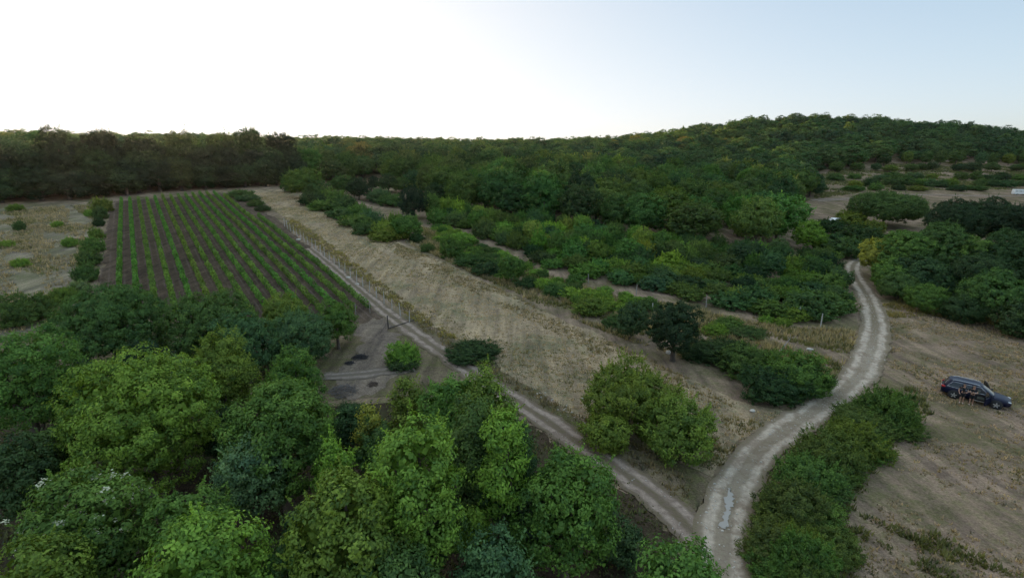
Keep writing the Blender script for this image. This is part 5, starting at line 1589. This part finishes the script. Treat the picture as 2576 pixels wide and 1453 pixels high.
def box_vehicle(name, px, py, rz, prof, wd, wins, label, cat, mat, r=.33, wx=(-1.5, 1.5)):
    p = gp(px, py)
    root = empty(name, p, rz); tag(root, label, cat)
    P = np.array(prof)
    rings = []
    for y, s in ((-wd / 2, .94), (-wd / 2 * .93, 1), (wd / 2 * .93, 1), (wd / 2, .94)):
        c = P.mean(0); Q = c + (P - c) * np.array([s ** .3, s ** .6])
        rings.append(np.stack([Q[:, 0], np.full(len(Q), y), Q[:, 1]], 1))
    part("body", root, loft(rings), mat, False)
    for nm, x0, x1, z0, z1, lean in wins:
        for s in (-1, 1):
            g = np.array([[x0, s * (wd / 2 + .012), z0], [x1, s * (wd / 2 + .012), z0], [x1 - lean, s * (wd / 2 * .985), z1], [x0, s * (wd / 2 * .985), z1]])
            g2 = g.copy(); g2[:, 1] -= s * .05
            part(nm, root, (np.concatenate([g, g2]), np.array([[0, 1, 2, 3], [4, 7, 6, 5], [0, 4, 5, 1], [1, 5, 6, 2], [2, 6, 7, 3], [3, 7, 4, 0]])), M_GLASS, False)
    for x in wx:
        for s in (-1, 1): wheel(root, x, s * (wd / 2 - .10), s, r, .2)
    return root


VANP = [(-2.5, .34), (-2.52, 1.2), (-2.42, 2.0), (-2.2, 2.12), (.9, 2.12), (1.15, 2.02), (1.75, 1.28), (2.4, 1.08), (2.55, .8), (2.5, .34)]
vr = math.atan2(-.25, 1.0)
van = box_vehicle("parked_van", 2566, 490, vr, VANP, 1.95, [("rear_side_window", -2.2, -1.3, 1.3, 1.85, 0), ("middle_window", -1.1, .0, 1.3, 1.85, 0), ("cab_window", .35, 1.45, 1.28, 1.85, .5)],
                  "white van parked on the pale far ground at the right edge", "van", M_WHITE)
HATP = [(-1.95, .30), (-2.0, .85), (-1.8, 1.0), (-1.5, 1.42), (-1.1, 1.5), (.1, 1.48), (.85, 1.0), (1.7, .86), (1.95, .65), (1.95, .30)]
box_vehicle("parked_car", 2097, 562, R_(195), HATP, 1.7, [("side_window", -1.35, -.45, .98, 1.36, 0), ("side_window", -.38, .6, .98, 1.36, .45)],
            "white car mostly hidden behind bushes beyond the thicket", "car", M_WHITE, .3, (-1.25, 1.2))

# ------------------------------------------------------------------ people
M_SKIN = simple("skin", (0.38, 0.215, 0.15), 0.55)
M_BLACK = simple("black_cloth", (0.012, 0.012, 0.014), 0.85)
M_HAIR = simple("brown_hair", (0.10, 0.055, 0.03), 0.6)
M_FAIR = simple("light_hair", (0.16, 0.10, 0.055), 0.6)
M_SHOE = simple("pale_shoe", (0.5, 0.42, 0.38), 0.7)
M_EYE = simple("eye", (0.02, 0.02, 0.02), 0.3)


def skin(name, nodes, edges, mat, parent, root=0, sub=1):
    """nodes: (x, y, z, r) list; one smooth skin grown along the edges"""
    me = bpy.data.meshes.new(name)
    me.from_pydata([n[:3] for n in nodes], edges, [])
    me.materials.append(mat)
    o = link(name, me, None, parent)
    md = o.modifiers.new("skin", 'SKIN'); md.use_smooth_shade = True
    sv = me.skin_vertices[0].data
    for i, n in enumerate(nodes):
        r = n[3]; sv[i].radius = (r, r) if not isinstance(r, tuple) else r
        sv[i].use_root = (i == root)
    ss = o.modifiers.new("smooth", 'SUBSURF'); ss.levels = sub; ss.render_levels = sub
    return o


def person(loc, rz, arms, label, hairlong, hairmat, lean=0.0):
    """standing figure facing +x; arms = [(elbow, wrist, hand) left, right]"""
    root = empty("person", loc, rz); tag(root, label, "person", "people beside the car")
    nd = [(0, 0, .95, (.125, .10)), (0, 0, 1.12, (.11, .085)), (.01, 0, 1.30, (.135, .10)), (.01, 0, 1.42, (.09, .07)), (.02, 0, 1.49, .052), (.035, 0, 1.555, (.07, .075)), (.035, 0, 1.63, (.078, .09)), (.02, 0, 1.70, (.06, .07))]
    ed = [(i, i + 1) for i in range(7)]
    sh = []
    for s, (e, w, h) in zip((1, -1), arms):
        b = len(nd)
        nd += [(.0, s * .165, 1.40, .058), (e[0], e[1], e[2], .042), (w[0], w[1], w[2], .028), (h[0], h[1], h[2], .034)]
        ed += [(3, b), (b, b + 1), (b + 1, b + 2), (b + 2, b + 3)]
        sh.append(b)
        hv = unit(np.array(h) - np.array(w)); side = unit(np.cross(hv, [0.3, .2, 1])); up = np.cross(side, hv)
        for k, (off, ln) in enumerate(((-.028, .062), (-.010, .072), (.010, .068), (.028, .052), (.040, .045))):
            f0 = np.array(h) + side * off + hv * (.03 if k < 4 else -.01)
            dd = hv * .9 - up * .35 if k < 4 else hv * .5 + side * .8
            f1 = f0 + dd * ln * .55; f2 = f1 + (hv * .5 - up * .75) * ln * .5
            c = len(nd)
            nd += [(*f0, .011), (*f1, .0095), (*f2, .008)]
            ed += [(b + 3, c), (c, c + 1), (c + 1, c + 2)]
    for s in (1, -1):
        b = len(nd)
        nd += [(0, s * .085, .90, .088), (.01, s * .095, .50, .056), (-.01, s * .10, .28, .052), (-.005, s * .10, .09, .037), (.11, s * .115, .035, .036)]
        ed += [(0, b), (b, b + 1), (b + 1, b + 2), (b + 2, b + 3), (b + 3, b + 4)]
    skin("body", nd, ed, M_SKIN, root)
    # nose, eyes, mouth, ears
    nose = mixmesh("face", *merge([tube([[.105, 0, 1.645], [.128, 0, 1.615], [.118, 0, 1.605]], [.010, .016, .008], 6)] + [tube([[.02, s * .078, 1.645], [.012, s * .09, 1.62], [.02, s * .078, 1.595]], [.012, .018, .010], 6) for s in (-1, 1)]), None, M_SKIN)
    link("nose_and_ears", nose, None, root)
    for s in (-1, 1):
        link("eye", mixmesh("eye", *tube([[.098, s * .030, 1.640], [.106, s * .030, 1.640], [.108, s * .030, 1.640]], [.013, .010, .003], 6), None, M_EYE), None, root)
    link("mouth", mixmesh("mouth", *tube([[.100, -.025, 1.575], [.110, 0, 1.573], [.100, .025, 1.575]], [.005, .008, .005], 5), None, M_RED), None, root)
    g = .018
    tn = [(0, 0, .93, (.135, .112)), (0, 0, 1.12, (.125, .10)), (.01, 0, 1.30, (.15, .115)), (.01, 0, 1.425, (.10, .08))]
    te = [(0, 1), (1, 2), (2, 3)]
    for s, b in zip((1, -1), sh):
        e = np.array(arms[0 if s == 1 else 1][0]); a = np.array([0, s * .165, 1.40]); q = a + (e - a) * .6; c = len(tn)
        tn += [(*a, .072), (*q, .062)]; te += [(3, c), (c, c + 1)]
    skin("shirt", tn, te, M_BLACK, root)
    sn = [(0, 0, 1.0, (.14, .115)), (0, 0, .93, (.145, .118))]; se = [(0, 1)]
    for s in (1, -1):
        c = len(sn); sn += [(0, s * .088, .86, .105), (.008, s * .095, .55, .085)]; se += [(1, c), (c, c + 1)]
    skin("shorts", sn, se, M_BLACK, root)
    hn = [(.06, 0, 1.70, .05), (.01, 0, 1.735, .075), (-.04, 0, 1.68, .085)]; he = [(0, 1), (1, 2)]
    if hairlong: hn += [(-.06, 0, 1.56, .085), (-.07, 0, 1.42, .075), (-.085, 0, 1.28, .05)]; he += [(2, 3), (3, 4), (4, 5)]
    else: hn += [(-.05, 0, 1.60, .065)]; he += [(2, 3)]
    skin("hair", hn, he, hairmat, root, 1)
    for s in (1, -1):
        skin("shoe", [(-.05, s * .10, .045, .048), (.06, s * .108, .045, .046), (.15, s * .118, .035, .038)], [(0, 1), (1, 2)], M_SHOE, root)
    return root


for px, py, arms, lb, hl, hm in [
    (2417, 1014, [((.05, .30, 1.14), (.28, .20, 1.12), (.36, .14, 1.13)), ((-.04, -.31, 1.15), (.16, -.30, .98), (.23, -.26, .93))], "person in black top and shorts with bare legs beside the car's rear door", False, M_HAIR),
    (2441, 1019, [((.12, .27, 1.16), (.28, .05, 1.22), (.30, -.04, 1.24)), ((.13, -.27, 1.15), (.27, -.04, 1.17), (.29, .05, 1.19))], "person with long hair and folded arms in black clothes by the open front door", True, M_FAIR)]:
    p = gp(px, py)
    person((p[0], p[1], p[2] + .04), math.atan2(-p[1], -p[0]) + .2, arms, lb, hl, hm)

# ------------------------------------------------------------------ haze
c, f = boxco(-2700, 2700, -310, 3300, -12, 76)
hz = link("haze", mixmesh("haze", c, f, None, None, False) if False else fastmesh("haze", c, f))
m, n, l, out = newmat("haze_air")
pv = n.new("ShaderNodeVolumePrincipled")
pv.inputs['Color'].default_value = (0.80, 0.88, 1.0, 1)
pv.inputs['Density'].default_value = 0.00002
pv.inputs['Anisotropy'].default_value = 0.6
l.new(pv.outputs[0], out.inputs['Volume'])
hz.data.materials.append(m)
tag(hz, "thin evening haze over the whole valley", "haze", kind='stuff')
